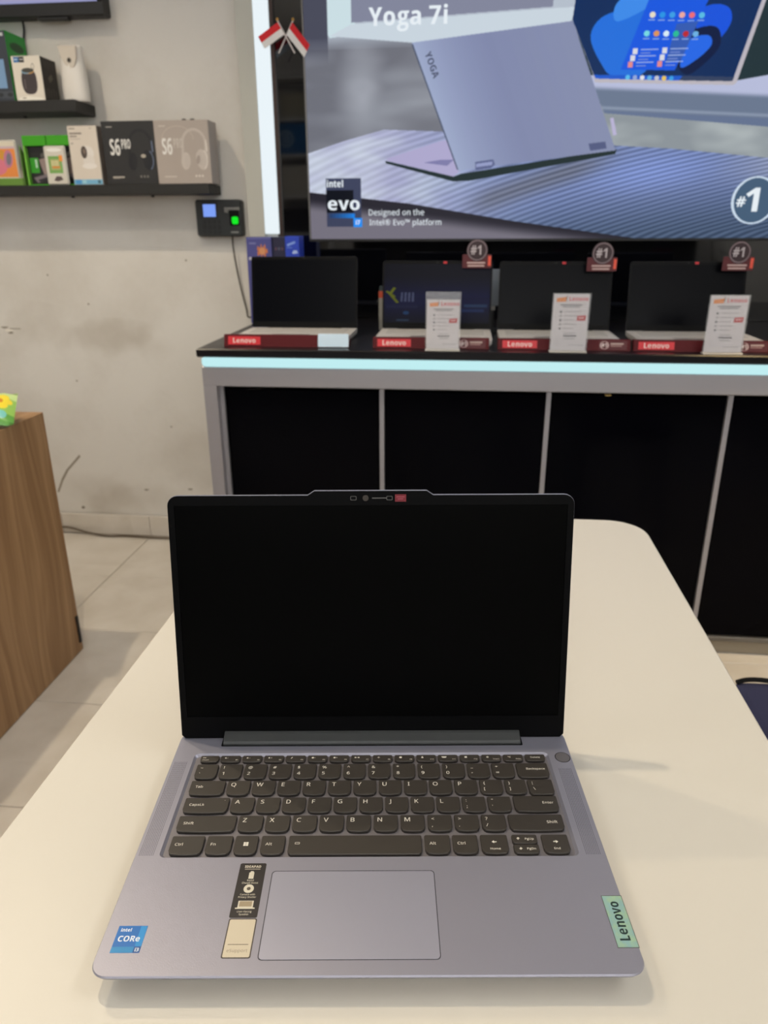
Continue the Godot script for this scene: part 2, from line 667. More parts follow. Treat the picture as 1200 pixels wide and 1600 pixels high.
# ---------------------------------------------------------------- white display table
func build_table() -> void:
	var t := thing("display_table", "long white laminate display table with rounded corners under the open laptop", "table", Vector3(-0.026, 0, -0.45))
	var st := st_new()
	prism(st, rrect(0.586, 1.20, 0.052, 10), TOP_Y - 0.026, TOP_Y, 0.0022, "y")
	part("tabletop", st, M.white_lam, t)
	for s in [[-1, -1], [1, -1], [-1, 1], [1, 1]]:
		st = st_new()
		box(st, Vector3(0.04, TOP_Y - 0.026, 0.04), Vector3(s[0] * 0.235, (TOP_Y - 0.026) / 2, s[1] * 0.52), 0.003)
		part("leg", st, M.white_metal, t)
	for s in [-1, 1]:
		st = st_new()
		box(st, Vector3(0.43, 0.05, 0.02), Vector3(0, TOP_Y - 0.055, s * 0.52), 0.002)
		part("apron", st, M.white_metal, t)


func wood_picture() -> ImageTexture:
	var n := FastNoiseLite.new()
	n.seed = 3
	n.frequency = 1.0
	n.fractal_octaves = 3
	var c := Canvas.new(512, 512, Color.WHITE)
	var light := rgb(178, 142, 104)
	var dark := rgb(140, 105, 72)
	for y in 512:
		for x in 512:
			var u := x / 512.0
			var v := y / 512.0
			var warp := n.get_noise_2d(u * 2.0, v * 0.9) * 0.10
			var band := n.get_noise_2d((u + warp) * 16.0, v * 0.22 + 7.0)
			var fine := n.get_noise_2d(u * 130.0, v * 5.0)
			var streak := n.get_noise_2d((u + warp * 0.6) * 40.0, v * 0.8 + 30.0)
			var k := clampf(0.45 + band * 0.6 + streak * 0.3 + fine * 0.15, 0.0, 1.0)
			c.im.set_pixel(x, y, light.lerp(dark, k))
	return c.tex()


func build_cabinet() -> void:
	var wood := mat(Color.WHITE, 0.5, 0.0, 0.4)
	wood.albedo_texture = wood_picture()
	wood.uv1_triplanar = true
	wood.uv1_scale = Vector3(1.4, 0.9, 1.4)
	var t := thing("wooden_cabinet", "brown wood-grain laminate cabinet standing on the tiles beside the white table", "cabinet", Vector3(-1.39, 0, -1.20))
	var st := st_new()
	box(st, Vector3(0.018, 0.708, 1.18), Vector3(0.295, 0.356, 0.0), 0.0008)
	part("side_panel", st, wood, t)
	st = st_new()
	box(st, Vector3(0.018, 0.708, 1.18), Vector3(-0.295, 0.356, 0.0), 0.0008)
	part("side_panel", st, wood, t)
	st = st_new()
	box(st, Vector3(0.5715, 0.018, 1.18), Vector3(0, 0.701, 0.0), 0.0008)
	part("top_board", st, wood, t)
	for s in [-1, 1]:
		st = st_new()
		box(st, Vector3(0.57, 0.69, 0.018), Vector3(0, 0.347, s * 0.579))
		part("end_panel", st, wood, t)
	st = st_new()
	box(st, Vector3(0.004, 0.085, 0.010), Vector3(0.306, 0.072, -0.580), 0.0005)
	part("corner_guard", st, M.black_plastic, t)
	# soft pouch lying on the cabinet
	var c := Canvas.new(192, 128, rgb(150, 196, 92))
	c.poly([Vector2(0, 0), Vector2(1, 0), Vector2(1, 0.3), Vector2(0.5, 0.22), Vector2(0, 0.34)], rgb(196, 222, 150))
	c.poly([Vector2(0, 0.72), Vector2(0.4, 0.62), Vector2(1, 0.78), Vector2(1, 1), Vector2(0, 1)], rgb(96, 160, 70))
	for k in 6:
		c.ell(0.80 + 0.09 * cos(k * 1.05), 0.40 + 0.15 * sin(k * 1.05), 0.07, 0.10, rgb(238, 216, 60))
	c.ell(0.80, 0.40, 0.05, 0.075, rgb(206, 132, 36))
	c.ell(0.25, 0.55, 0.12, 0.16, rgb(206, 232, 214))
	c.ell(0.85, 0.78, 0.06, 0.1, rgb(120, 196, 190))
	var p := thing("tissue_pouch", "small green soft pack with a yellow flower lying on the wooden cabinet", "packet", Vector3(-1.163, 0.7105, -1.650), 0.35)
	var n := 12
	var sm := SurfaceTool.new()
	sm.begin(Mesh.PRIMITIVE_TRIANGLES)
	for side in [1.0, -1.0]:
		for iy in n:
			for ix in n:
				var vs := []
				var us := []
				for d in [[0, 0], [1, 0], [1, 1], [0, 1]]:
					var u: float = float(ix + d[0]) / n
					var v: float = float(iy + d[1]) / n
					var puff := pow(sin(PI * u), 0.45) * pow(sin(PI * v), 0.45)
					vs.append(Vector3((u - 0.5) * 0.17, 0.028 + side * 0.026 * puff + 0.002 * sin(u * 40) * (1 - puff), (v - 0.5) * 0.115))
					us.append(Vector2(u, v))
				for i in ([0, 1, 2, 0, 2, 3] if side > 0 else [0, 2, 1, 0, 3, 2]):
					sm.set_uv(us[i])
					sm.add_vertex(vs[i])
	sm.generate_normals()
	var pouch := part("pouch", sm.commit(), printed(c.tex(), 0.3), p)
	pouch.rotation.x = 0.5
	pouch.position = Vector3(0, 0.012, 0)


func build_stool() -> void:
	var t := thing("stool", "navy blue padded stool standing beside the white table", "stool", Vector3(0.62, 0, -0.94), 0.02)
	var cloth := mat(rgb(44, 46, 74), 0.85, 0.0, 0.3)
	cloth.rim_enabled = true
	cloth.rim = 0.3
	var st := st_new()
	var p := rrect(0.36, 0.36, 0.05, 6)
	loft(st, [inset(p, 0.012), p, p, inset(p, 0.010), inset(p, 0.035)], [0.395, 0.405, 0.432, 0.446, 0.450], "y")
	part("seat_cushion", st, cloth, t)
	st = st_new()
	tube(st, curve([Vector3(-0.15, 0.449, -0.166), Vector3(-0.12, 0.453, -0.170), Vector3(-0.05, 0.450, -0.167), Vector3(0.06, 0.451, -0.168), Vector3(0.15, 0.449, -0.166)]), 0.004, 6)
	part("seam_piping", st, M.black_matt, t)
	for s in [[-1, -1], [1, -1], [-1, 1], [1, 1]]:
		st = st_new()
		tube(st, [Vector3(s[0] * 0.17, 0.003, s[1] * 0.17), Vector3(s[0] * 0.14, 0.40, s[1] * 0.14)], 0.011, 10)
		part("leg", st, M.black_plastic, t)


# ---------------------------------------------------------------- storage rack on the far side of the shop, mirrored by the black glass
func build_rear_rack() -> void:
	var t := thing("storage_rack", "white storage rack with boxes against the far shop wall", "rack", Vector3(-1.55, 0, 1.88))
	for s in [-1, 1]:
		var su := st_new()
		box(su, Vector3(0.03, 2.36, 0.30), Vector3(s * 0.30, 1.18, 0), 0.002)
		part("upright", su, M.white_metal, t)
	for y in [0.10, 0.62, 1.10, 1.41, 1.74, 2.02, 2.34]:
		var sb := st_new()
		box(sb, Vector3(0.57, 0.025, 0.30), Vector3(0, y, 0), 0.002)
		part("shelf_board", sb, M.white_metal, t)
	var goods := [
		[Vector3(0.02, 2.0335, 0.0), Vector3(0.20, 0.19, 0.20), rgb(196, 190, 168), "plain beige carton on the upper shelf of the rear storage rack"],
		[Vector3(0.0, 1.7535, 0.0), Vector3(0.30, 0.245, 0.22), rgb(20, 110, 176), "blue carton with a round white mark on the rear storage rack"],
		[Vector3(0.02, 1.4235, 0.0), Vector3(0.26, 0.24, 0.22), rgb(216, 212, 200), "off-white carton under the blue carton on the rear storage rack"],
		[Vector3(0.0, 1.1135, 0.0), Vector3(0.28, 0.20, 0.22), rgb(26, 26, 34), "black carton on the lower shelf of the rear storage rack"],
	]
	for g in goods:
		var b := thing("carton", g[3], "box", Vector3(-1.55, 0, 1.88) + g[0], 0.0, "cartons on the rear rack")
		var sc := st_new()
		box(sc, g[1], Vector3(0, g[1].y / 2, 0), 0.002)
		part("box_body", sc, mat(g[2], 0.6), b)
		var sl := st_new()
		box(sl, Vector3(g[1].x * 0.98, 0.004, 0.03), Vector3(0, g[1].y, 0), 0.0005)
		part("tape", sl, mat(g[2].lightened(0.15), 0.3), b)
		if g[2].b > 0.6 and g[2].r < 0.2:
			var c := Canvas.new(96, 96, g[2])
			c.ring(0.5, 0.5, 0.45, 0.45, 0.07, rgb(225, 235, 240))
			c.line(Vector2(0.42, 0.25), Vector2(0.36, 0.75), 0.07, rgb(225, 235, 240))
			c.line(Vector2(0.62, 0.28), Vector2(0.56, 0.72), 0.07, rgb(225, 235, 240))
			var f := part("round_mark", sheet(0.14, 0.14), printed(c.tex()), b, Vector3(-0.05, 0.12, -g[1].z / 2 - 0.0006))
			f.rotation.y = PI


func build_added_cabinet() -> void:  # unseen dark block added so the black glass reflects less light
	var t := thing("added_low_cabinet", "added long low black cabinet under the added window", "cabinet", Vector3(0.45, 0, 1.80))
	var st := st_new()
	box(st, Vector3(2.9, 1.02, 0.44), Vector3(0, 0.53, 0.0), 0.002)
	part("carcass", st, M.black_matt, t)
	st = st_new()
	box(st, Vector3(2.94, 0.025, 0.47), Vector3(0, 1.0535, -0.01), 0.002)
	part("top_board", st, M.black_top, t)
	for i in 5:
		st = st_new()
		box(st, Vector3(0.56, 0.92, 0.016), Vector3(-1.16 + 0.58 * i, 0.53, -0.229), 0.001)
		var d := part("door", st, M.black_plastic, t)
		st = st_new()
		box(st, Vector3(0.012, 0.12, 0.018), Vector3(-0.92 + 0.58 * i, 0.72, -0.245), 0.002)
		part("handle", st, M.steel, d)
	st = st_new()
	box(st, Vector3(2.8, 0.02, 0.36), Vector3(0, 0.0105, 0.02))
	part("plinth", st, M.black_matt, t)


# ---------------------------------------------------------------- large television
const TV_X := -0.517
const TV_Y := 1.120
const TV_W := 1.60
const TV_H := 0.90

func on_tv(x: float, y: float) -> Vector2:
	return Vector2((x - TV_X) / TV_W, 1.0 - (y - TV_Y) / TV_H)

func tv_poly(c: Canvas, pts: Array, col: Color) -> void:
	var q := []
	for p in pts:
		q.append(on_tv(p[0], p[1]))
	c.poly(q, col)

func tv_blob(c: Canvas, pts: Array, col: Color) -> void:       # closed smooth curve through the points
	var q := []
	var n := pts.size()
	for i in n:
		var p := []
		for k in 4:
			p.append(Vector2(pts[(i + k + n - 1) % n][0], pts[(i + k + n - 1) % n][1]))
		for k in 6:
			var v: Vector2 = p[1].cubic_interpolate(p[2], p[0], p[3], k / 6.0)
			q.append(on_tv(v.x, v.y))
	c.poly(q, col)

func inside(q: Vector2, poly: PackedVector2Array) -> bool:
	return Geometry2D.is_point_in_polygon(q, poly)

func tv_picture() -> ImageTexture:
	var c := Canvas.new(1280, 720, rgb(110, 112, 124))
	var n := FastNoiseLite.new()
	n.seed = 8
	n.frequency = 1.0
	n.fractal_octaves = 3
	var desk := PackedVector2Array([Vector2(-0.52, 1.375), Vector2(-0.40, 1.41), Vector2(-0.274, 1.44), Vector2(-0.094, 1.432), Vector2(0.43, 1.386), Vector2(0.60, 1.375), Vector2(1.09, 1.326), Vector2(1.09, 1.118), Vector2(0.538, 1.118), Vector2(0.136, 1.173), Vector2(-0.192, 1.226), Vector2(-0.52, 1.262)])
	var slab := PackedVector2Array([Vector2(0.34, 1.575), Vector2(0.76, 1.552), Vector2(1.09, 1.60), Vector2(1.09, 1.41), Vector2(0.394, 1.474)])
	# photograph shown on the screen: hazy background, ribbed tables
	for y in c.h:
		for x in c.w:
			var p := Vector2(TV_X + TV_W * (x + 0.5) / c.w, TV_Y + TV_H * (1.0 - (y + 0.5) / c.h))
			var col: Color
			if inside(p, desk):
				var slope := lerpf(0.42, 0.27, clampf((p.y - 1.14) / 0.25, 0.0, 1.0))
				var rib := 0.5 + 0.5 * sin(TAU * (p.y - slope * p.x) / 0.0175)
				var left := clampf((0.30 - p.x) / 0.65, 0.0, 1.0)
				var cool := rgb(120, 140, 196).lerp(rgb(70, 90, 122), smoothstep(0.0, 1.0, clampf((1.32 - p.y) / 0.2 + (p.x - 0.7) * 0.5, 0.0, 1.0)))
				var pale := rgb(178, 180, 214).lerp(rgb(206, 214, 232), clampf(0.5 + n.get_noise_2d(p.x * 3.0, p.y * 7.0) * 1.2, 0.0, 1.0))
				col = cool.lerp(pale, smoothstep(0.0, 1.0, left))
				var hot := Vector2((p.x - 0.55) / 0.26, (p.y - 1.31 - (p.x - 0.55) * 0.1) / 0.075).length()
				col = col.lerp(rgb(138, 164, 240), 0.75 * smoothstep(1.1, 0.0, hot))
				col = col.lerp(rgb(186, 190, 206), 0.6 * smoothstep(0.35, 0.0, absf(p.x - 1.02)) * smoothstep(1.24, 1.32, p.y))
				var grey_band := smoothstep(0.06, 0.0, absf((p.y - 1.235) - (p.x - 0.05) * 0.32)) * smoothstep(-0.06, 0.08, p.x) * smoothstep(0.5, 0.3, p.x)
				col = col.lerp(rgb(106, 112, 132), grey_band * 0.8)
				var deep := lerpf(0.26, 0.07, left)
				col = col.darkened(rib * deep).lightened((1.0 - rib) * deep * 0.4)
			elif inside(p, slab):
				var k := clampf((1.56 - p.y - (p.x - 0.4) * 0.06) / 0.10, 0.0, 1.0)
				col = rgb(186, 192, 222).lerp(rgb(108, 122, 146), smoothstep(0.12, 0.3, k))
				col = col.lerp(rgb(150, 162, 184), clampf(1.0 - absf(k - 0.72) * 16.0, 0.0, 0.7))
				if k > 0.8:
					col = col.lerp(rgb(100, 116, 148), 0.7)
			elif p.x > 0.30:
				var g := n.get_noise_2d(p.x * 3.0, p.y * 8.0)
				col = rgb(142, 150, 156).lerp(rgb(176, 184, 186), clampf(0.4 + g * 1.1, 0, 1))
				if p.y > 1.5:
					col = rgb(34, 52, 58)
			else:
				var g2 := n.get_noise_2d(p.x * 1.5, p.y * 6.0)
				col = rgb(112, 114, 124).lerp(rgb(146, 150, 160), clampf(0.4 + g2 * 1.1, 0, 1))
				var sheen := Vector2((p.x + 0.34) / 0.07, (p.y - 1.53) / 0.13).length()
				col = col.lerp(rgb(176, 180, 190), 0.7 * smoothstep(1.2, 0.0, sheen + g2 * 0.8))
				if p.y > 1.66:
					col = col.lerp(rgb(190, 200, 214), clampf((p.y - 1.66 - p.x * 0.02) * 16.0, 0.0, 0.9))
				if p.x < -0.445 and p.y > 1.62:
					col = col.lerp(rgb(74, 76, 92), clampf((p.y - 1.62) * 14.0, 0.0, 1.0))
			if p.y < 1.262 and not inside(p, desk):
				var below := 1.262 - p.y - (p.x + 0.52) * 0.12
				col = rgb(40, 38, 48).lerp(rgb(120, 116, 128), smoothstep(0.015, 0.06, below))
			c.im.set_pixel(x, y, col)
	# pale lit frame at the top
	tv_poly(c, [[-0.445, 2.03], [-0.445, 1.70], [-0.438, 1.69], [-0.36, 1.698], [-0.375, 2.03]], rgb(206, 226, 232))
	tv_poly(c, [[-0.372, 2.03], [-0.372, 1.728], [0.22, 1.752], [0.24, 2.03]], rgb(132, 136, 158))
	tv_poly(c, [[-0.44, 1.695], [-0.372, 1.724], [0.22, 1.748], [0.29, 1.75], [0.275, 1.714], [-0.19, 1.672]], rgb(204, 216, 226))
	# second computer: screen with plain blue ribbons
	tv_poly(c, [[0.279, 1.718], [0.353, 1.573], [0.358, 1.556], [0.757, 1.541], [0.765, 1.547], [0.855, 1.93], [0.30, 1.95]], rgb(190, 184, 192))
	tv_poly(c, [[0.279, 1.718], [0.353, 1.576], [0.752, 1.551], [0.845, 1.93], [0.30, 1.95]], rgb(10, 44, 92))
	tv_blob(c, [[0.375, 1.60], [0.335, 1.67], [0.36, 1.72], [0.44, 1.75], [0.50, 1.80], [0.56, 1.72], [0.50, 1.58], [0.41, 1.573]], rgb(34, 112, 222))
	tv_blob(c, [[0.41, 1.71], [0.395, 1.74], [0.42, 1.77], [0.50, 1.79], [0.50, 1.75]], rgb(62, 140, 236))
	tv_blob(c, [[0.44, 1.77], [0.43, 1.80], [0.46, 1.83], [0.53, 1.83], [0.52, 1.79]], rgb(40, 120, 230))
	tv_blob(c, [[0.66, 1.65], [0.70, 1.66], [0.726, 1.70], [0.715, 1.735], [0.67, 1.745], [0.62, 1.72]], rgb(22, 84, 222))
	tv_blob(c, [[0.62, 1.57], [0.68, 1.61], [0.705, 1.65], [0.685, 1.69], [0.62, 1.68], [0.58, 1.62]], rgb(8, 26, 66))
	tv_blob(c, [[0.60, 1.59], [0.645, 1.61], [0.68, 1.645], [0.665, 1.67], [0.61, 1.655]], rgb(36, 104, 232))
	tv_poly(c, [[0.43, 1.588], [0.585, 1.582], [0.665, 1.78], [0.50, 1.79]], rgb(20, 88, 226))
	tv_poly(c, [[0.575, 1.70], [0.635, 1.705], [0.60, 1.61], [0.555, 1.60]], rgb(52, 92, 180))
	tv_poly(c, [[0.353, 1.576], [0.36, 1.566], [0.60, 1.556], [0.61, 1.568]], rgb(28, 90, 206))
	tv_poly(c, [[0.60, 1.556], [0.752, 1.551], [0.756, 1.562], [0.61, 1.568]], rgb(52, 66, 96))
	for i in 7:
		var q := on_tv(0.452 + 0.021 * i, 1.5675 - 0.0009 * i)
		c.ell(q.x, q.y, 0.0042, 0.007, [rgb(90, 190, 240), rgb(150, 170, 220), rgb(230, 230, 235), rgb(100, 180, 230), rgb(200, 200, 210), rgb(240, 200, 90), rgb(60, 160, 230)][i])
	for i in 6:
		var q2 := on_tv(0.494 + 0.0275 * i, 1.678 - 0.001 * i)
		c.ell(q2.x, q2.y, 0.0052, 0.0085, [rgb(120, 220, 230), rgb(224, 150, 90), rgb(220, 240, 250), rgb(40, 190, 150), rgb(190, 40, 50), rgb(110, 180, 230)][i])
		c.rect(q2.x - 0.006, q2.y + 0.014, 0.012, 0.003, rgb(150, 180, 230))
		var q3 := on_tv(0.505 + 0.0275 * i, 1.724 - 0.001 * i)
		c.ell(q3.x, q3.y, 0.0052, 0.0085, [rgb(235, 225, 200), rgb(40, 150, 230), rgb(60, 160, 230), rgb(240, 170, 160), rgb(240, 110, 120), rgb(90, 190, 230)][i])
		c.rect(q3.x - 0.006, q3.y + 0.014, 0.012, 0.003, rgb(150, 180, 230))
	for i in 3:
		for j in 2:
			var q4 := on_tv((0.47 if j == 0 else 0.553) - 0.005 * i, 1.632 - 0.0165 * i)
			c.rect(q4.x - 0.006, q4.y - 0.009, 0.009, 0.018, rgb(222, 222, 230) if i < 2 else rgb(230, 140, 140))
			c.rect(q4.x + 0.008, q4.y - 0.007, 0.032, 0.004, rgb(170, 190, 235))
			c.rect(q4.x + 0.008, q4.y + 0.003, 0.018, 0.003, rgb(130, 150, 215))
	# first computer seen from behind
	tv_poly(c, [[-0.268, 1.357], [-0.262, 1.352], [-0.055, 1.304], [-0.03, 1.322], [0.0, 1.42], [-0.10, 1.405]], rgb(176, 170, 208))
	tv_poly(c, [[-0.150, 1.345], [-0.075, 1.335], [-0.055, 1.352], [-0.10, 1.352]], rgb(128, 126, 172))
	tv_poly(c, [[-0.272, 1.352], [-0.268, 1.344], [-0.055, 1.290], [0.0, 1.292], [0.438, 1.362], [0.44, 1.376], [-0.03, 1.312], [-0.055, 1.304]], rgb(28, 44, 46))
	var lid := [[-0.190, 1.672], [0.279, 1.715], [0.439, 1.380], [0.430, 1.369], [-0.032, 1.318], [-0.044, 1.322]]
	for k in 90:
		var f0 := k / 90.0
		var f1 := (k + 1) / 90.0
		var a := Vector2(-0.190, 1.672).lerp(Vector2(0.279, 1.715), f0)
		var b := Vector2(-0.190, 1.672).lerp(Vector2(0.279, 1.715), f1 + 0.004)
		var d := Vector2(-0.040, 1.320).lerp(Vector2(0.436, 1.372), f0)
		var e := Vector2(-0.040, 1.320).lerp(Vector2(0.436, 1.372), f1 + 0.004)
		tv_poly(c, [[a.x, a.y], [b.x, b.y], [e.x, e.y], [d.x, d.y]], rgb(160, 172, 204).lerp(rgb(126, 134, 172), clampf(f0 * 2.2, 0, 1)).lerp(rgb(136, 144, 176), f0))
	c.line(on_tv(-0.188, 1.668), on_tv(-0.042, 1.324), 0.0025, rgb(70, 80, 104))
	tv_poly(c, [[0.012, 1.345], [0.068, 1.352], [0.074, 1.337], [0.062, 1.327], [0.014, 1.322]], rgb(92, 100, 140))
	tv_poly(c, [[0.016, 1.340], [0.066, 1.346], [0.066, 1.336], [0.016, 1.330]], rgb(150, 158, 200))
	tv_poly(c, [[0.355, 1.392], [0.405, 1.397], [0.41, 1.378], [0.362, 1.372]], rgb(84, 92, 130))
	tv_poly(c, [[0.412, 1.46], [0.422, 1.462], [0.437, 1.415], [0.426, 1.413]], rgb(186, 180, 214))
	# badge block bottom left
	tv_poly(c, [[-0.463, 1.303], [-0.349, 1.303], [-0.349, 1.158], [-0.463, 1.158]], rgb(62, 68, 94))
	tv_poly(c, [[-0.463, 1.268], [-0.374, 1.268], [-0.374, 1.200], [-0.463, 1.200]], rgb(10, 14, 26))
	for k in 8:
		tv_poly(c, [[-0.455 + k * 0.0105, 1.198], [-0.444 + k * 0.0105, 1.198], [-0.444 + k * 0.0105, 1.184], [-0.455 + k * 0.0105, 1.184]], rgb(40, 66, 110).lerp(rgb(28, 128, 226), k / 7.0))
	tv_poly(c, [[-0.376, 1.184], [-0.347, 1.184], [-0.347, 1.156], [-0.376, 1.156]], rgb(36, 144, 250))
	# ring of the award badge
	var r := on_tv(0.868, 1.228)
	c.ell(r.x, r.y, 0.066 / TV_W, 0.066 / TV_H, rgb(72, 96, 122))
	c.ring(r.x, r.y, 0.068 / TV_W, 0.068 / TV_H, 0.0052, rgb(206, 222, 238))
	return c.tex()


func build_television() -> void:
	var t := thing("large_television", "large flat television showing a silver laptop advertisement above the counter", "television", Vector3(TV_X + TV_W / 2, TV_Y, WALL_Z + 0.08))
	var st := st_new()
	box(st, Vector3(TV_W + 0.012, TV_H + 0.014, 0.030), Vector3(0, TV_H / 2 - 0.001, -0.0225), 0.003)
	part("housing", st, M.black_plastic, t)
	st = st_new()
	box(st, Vector3(TV_W + 0.012, 0.008, 0.010), Vector3(0, -0.004, -0.004), 0.001)
	part("bezel", st, M.black_plastic, t)
	st = st_new()
	box(st, Vector3(TV_W + 0.012, 0.006, 0.010), Vector3(0, TV_H + 0.003, -0.004), 0.001)
	part("bezel", st, M.black_plastic, t)
	for s in [-1, 1]:
		st = st_new()
		box(st, Vector3(0.004, TV_H, 0.010), Vector3(s * (TV_W / 2 + 0.002), TV_H / 2, -0.004), 0.001)
		part("bezel", st, M.steel, t)
	var screen := part("screen", sheet(TV_W, TV_H), glow(Color.WHITE, 1.15, tv_picture()), t, Vector3(0, TV_H / 2, -0.0065))
	var white := glow(rgb(232, 240, 246), 1.18)
	var slate := glow(rgb(66, 72, 96), 1.15)
	var o := Vector3(-TV_X - TV_W / 2, -TV_Y - TV_H / 2, 0.0012)
	var put := func(s: String, h: float, x: float, y: float, m: Material, bold := true, sq := 1.0, turn := 0.0):
		letters(screen, s, h, Vector3(x, y, 0) + o, Basis(Vector3.BACK, turn), m, bold, sq)
	put.call("Yoga 7i", 0.046, -0.199, 1.740, white, true, 1.08)
	put.call("intel", 0.020, -0.434, 1.286, white, true, 0.9)
	put.call("evo", 0.038, -0.406, 1.226, white, true, 1.20)
	put.call("i7", 0.013, -0.3615, 1.170, white, true)
	put.call("Designed on the", 0.0175, -0.236, 1.200, white, false, 1.02)
	put.call("Intel® Evo™ platform", 0.0175, -0.206, 1.170, white, false, 1.0)
	put.call("YOGA", 0.019, -0.128, 1.612, slate, true, 1.0, -1.18)
	put.call("#", 0.029, 0.829, 1.224, white, true, 1.15)
	put.call("1", 0.066, 0.866, 1.228, white, true, 1.2)
	var l := AreaLight3D.new()
	l.name = "screen_light"
	l.area_size = Vector2(TV_W, TV_H)
	l.area_normalize_energy = false
	l.light_color = Color(0.72, 0.78, 1.0)
	l.light_energy = 0.05
	l.shadow_enabled = true
	t.add_child(l)
	l.position = Vector3(0, TV_H / 2, 0.003)
	l.rotation.y = PI


# ---------------------------------------------------------------- small television at the left
func build_wall_television() -> void:
	var t := thing("wall_television", "black framed television with pale blue screen mounted above the upper shelf", "television", Vector3(-1.62, 1.775, WALL_Z + 0.055))
	var st := st_new()
	box(st, Vector3(0.94, 0.56, 0.045), Vector3(0, 0.28, -0.0305), 0.004)
	part("housing", st, M.black_plastic, t)
	var c := Canvas.new(128, 72, rgb(150, 152, 194))
	for i in 64:
		c.rect(0.0, i / 64.0, 1.0, 0.02, rgb(150, 154, 196).lerp(rgb(160, 156, 188), i / 64.0))
	c.ell(0.48, 0.965, 0.03, 0.05, rgb(150, 170, 250))
	part("screen", sheet(0.906, 0.500), glow(Color.WHITE, 1.18, c.tex()), t, Vector3(0, 0.288, -0.0065))
	st = st_new()
	box(st, Vector3(0.94, 0.036, 0.010), Vector3(0, 0.018, -0.003), 0.002)
	part("bezel", st, M.black_plastic, t)
	st = st_new()
	box(st, Vector3(0.94, 0.020, 0.010), Vector3(0, 0.550, -0.003), 0.002)
	part("bezel", st, M.black_plastic, t)
	for s in [-1, 1]:
		st = st_new()
		box(st, Vector3(0.0165, 0.504, 0.010), Vector3(s * 0.4617, 0.288, -0.003), 0.002)
		part("bezel", st, M.black_plastic, t)
	st = st_new()
	box(st, Vector3(0.10, 0.010, 0.022), Vector3(0.30, -0.004, -0.014), 0.002)
	part("sensor_block", st, M.black_plastic, t)
	st = st_new()
	tube(st, curve([Vector3(0.175, 0.01, -0.048), Vector3(0.177, -0.02, -0.047), Vector3(0.170, -0.05, -0.048), Vector3(0.160, -0.10, -0.048), Vector3(0.15, -0.20, -0.048)]), 0.0035, 8)
	part("power_cable", st, M.cable_black, t)


# ---------------------------------------------------------------- wall shelves and the goods on them
func carton(called: String, label: String, x0: float, x1: float, y0: float, h: float, z: float, depth: float, m: Material, picture: Texture2D, group := "", turn := 0.0) -> Node3D:
	var t := thing(called, label, "box", Vector3((x0 + x1) / 2, y0, z - depth / 2), turn, group)
	var st := st_new()
	box(st, Vector3(x1 - x0, h, depth), Vector3(0, h / 2, 0), 0.0008)
	part("box_body", st, m, t)
	if picture:
		part("front_print", sheet(x1 - x0 - 0.002, h - 0.002), printed(picture, 0.45), t, Vector3(0, h / 2, depth / 2 + 0.0004))
	return t

func headphones(c: Canvas, band: Color, cup: Color, shine: Color) -> void:
	c.ring(0.72, 0.36, 0.235, 0.24, 0.045, band, PI, TAU)
	c.poly([Vector2(0.485, 0.36), Vector2(0.53, 0.36), Vector2(0.52, 0.62), Vector2(0.47, 0.60)], band)
	c.poly([Vector2(0.91, 0.36), Vector2(0.955, 0.36), Vector2(0.965, 0.60), Vector2(0.90, 0.62)], band)
	c.ell(0.545, 0.64, 0.085, 0.14, cup, 0.1)
	c.ell(0.575, 0.64, 0.05, 0.10, band, 0.1)
	c.ell(0.85, 0.62, 0.105, 0.165, cup, -0.15)
	c.ell(0.80, 0.60, 0.06, 0.11, band, -0.15)
	c.ring(0.85, 0.62, 0.105, 0.165, 0.02, shine, -1.2, 1.2)
	c.poly([Vector2(0.93, 0.30), Vector2(0.955, 0.32), Vector2(0.965, 0.48), Vector2(0.935, 0.5)], shine)

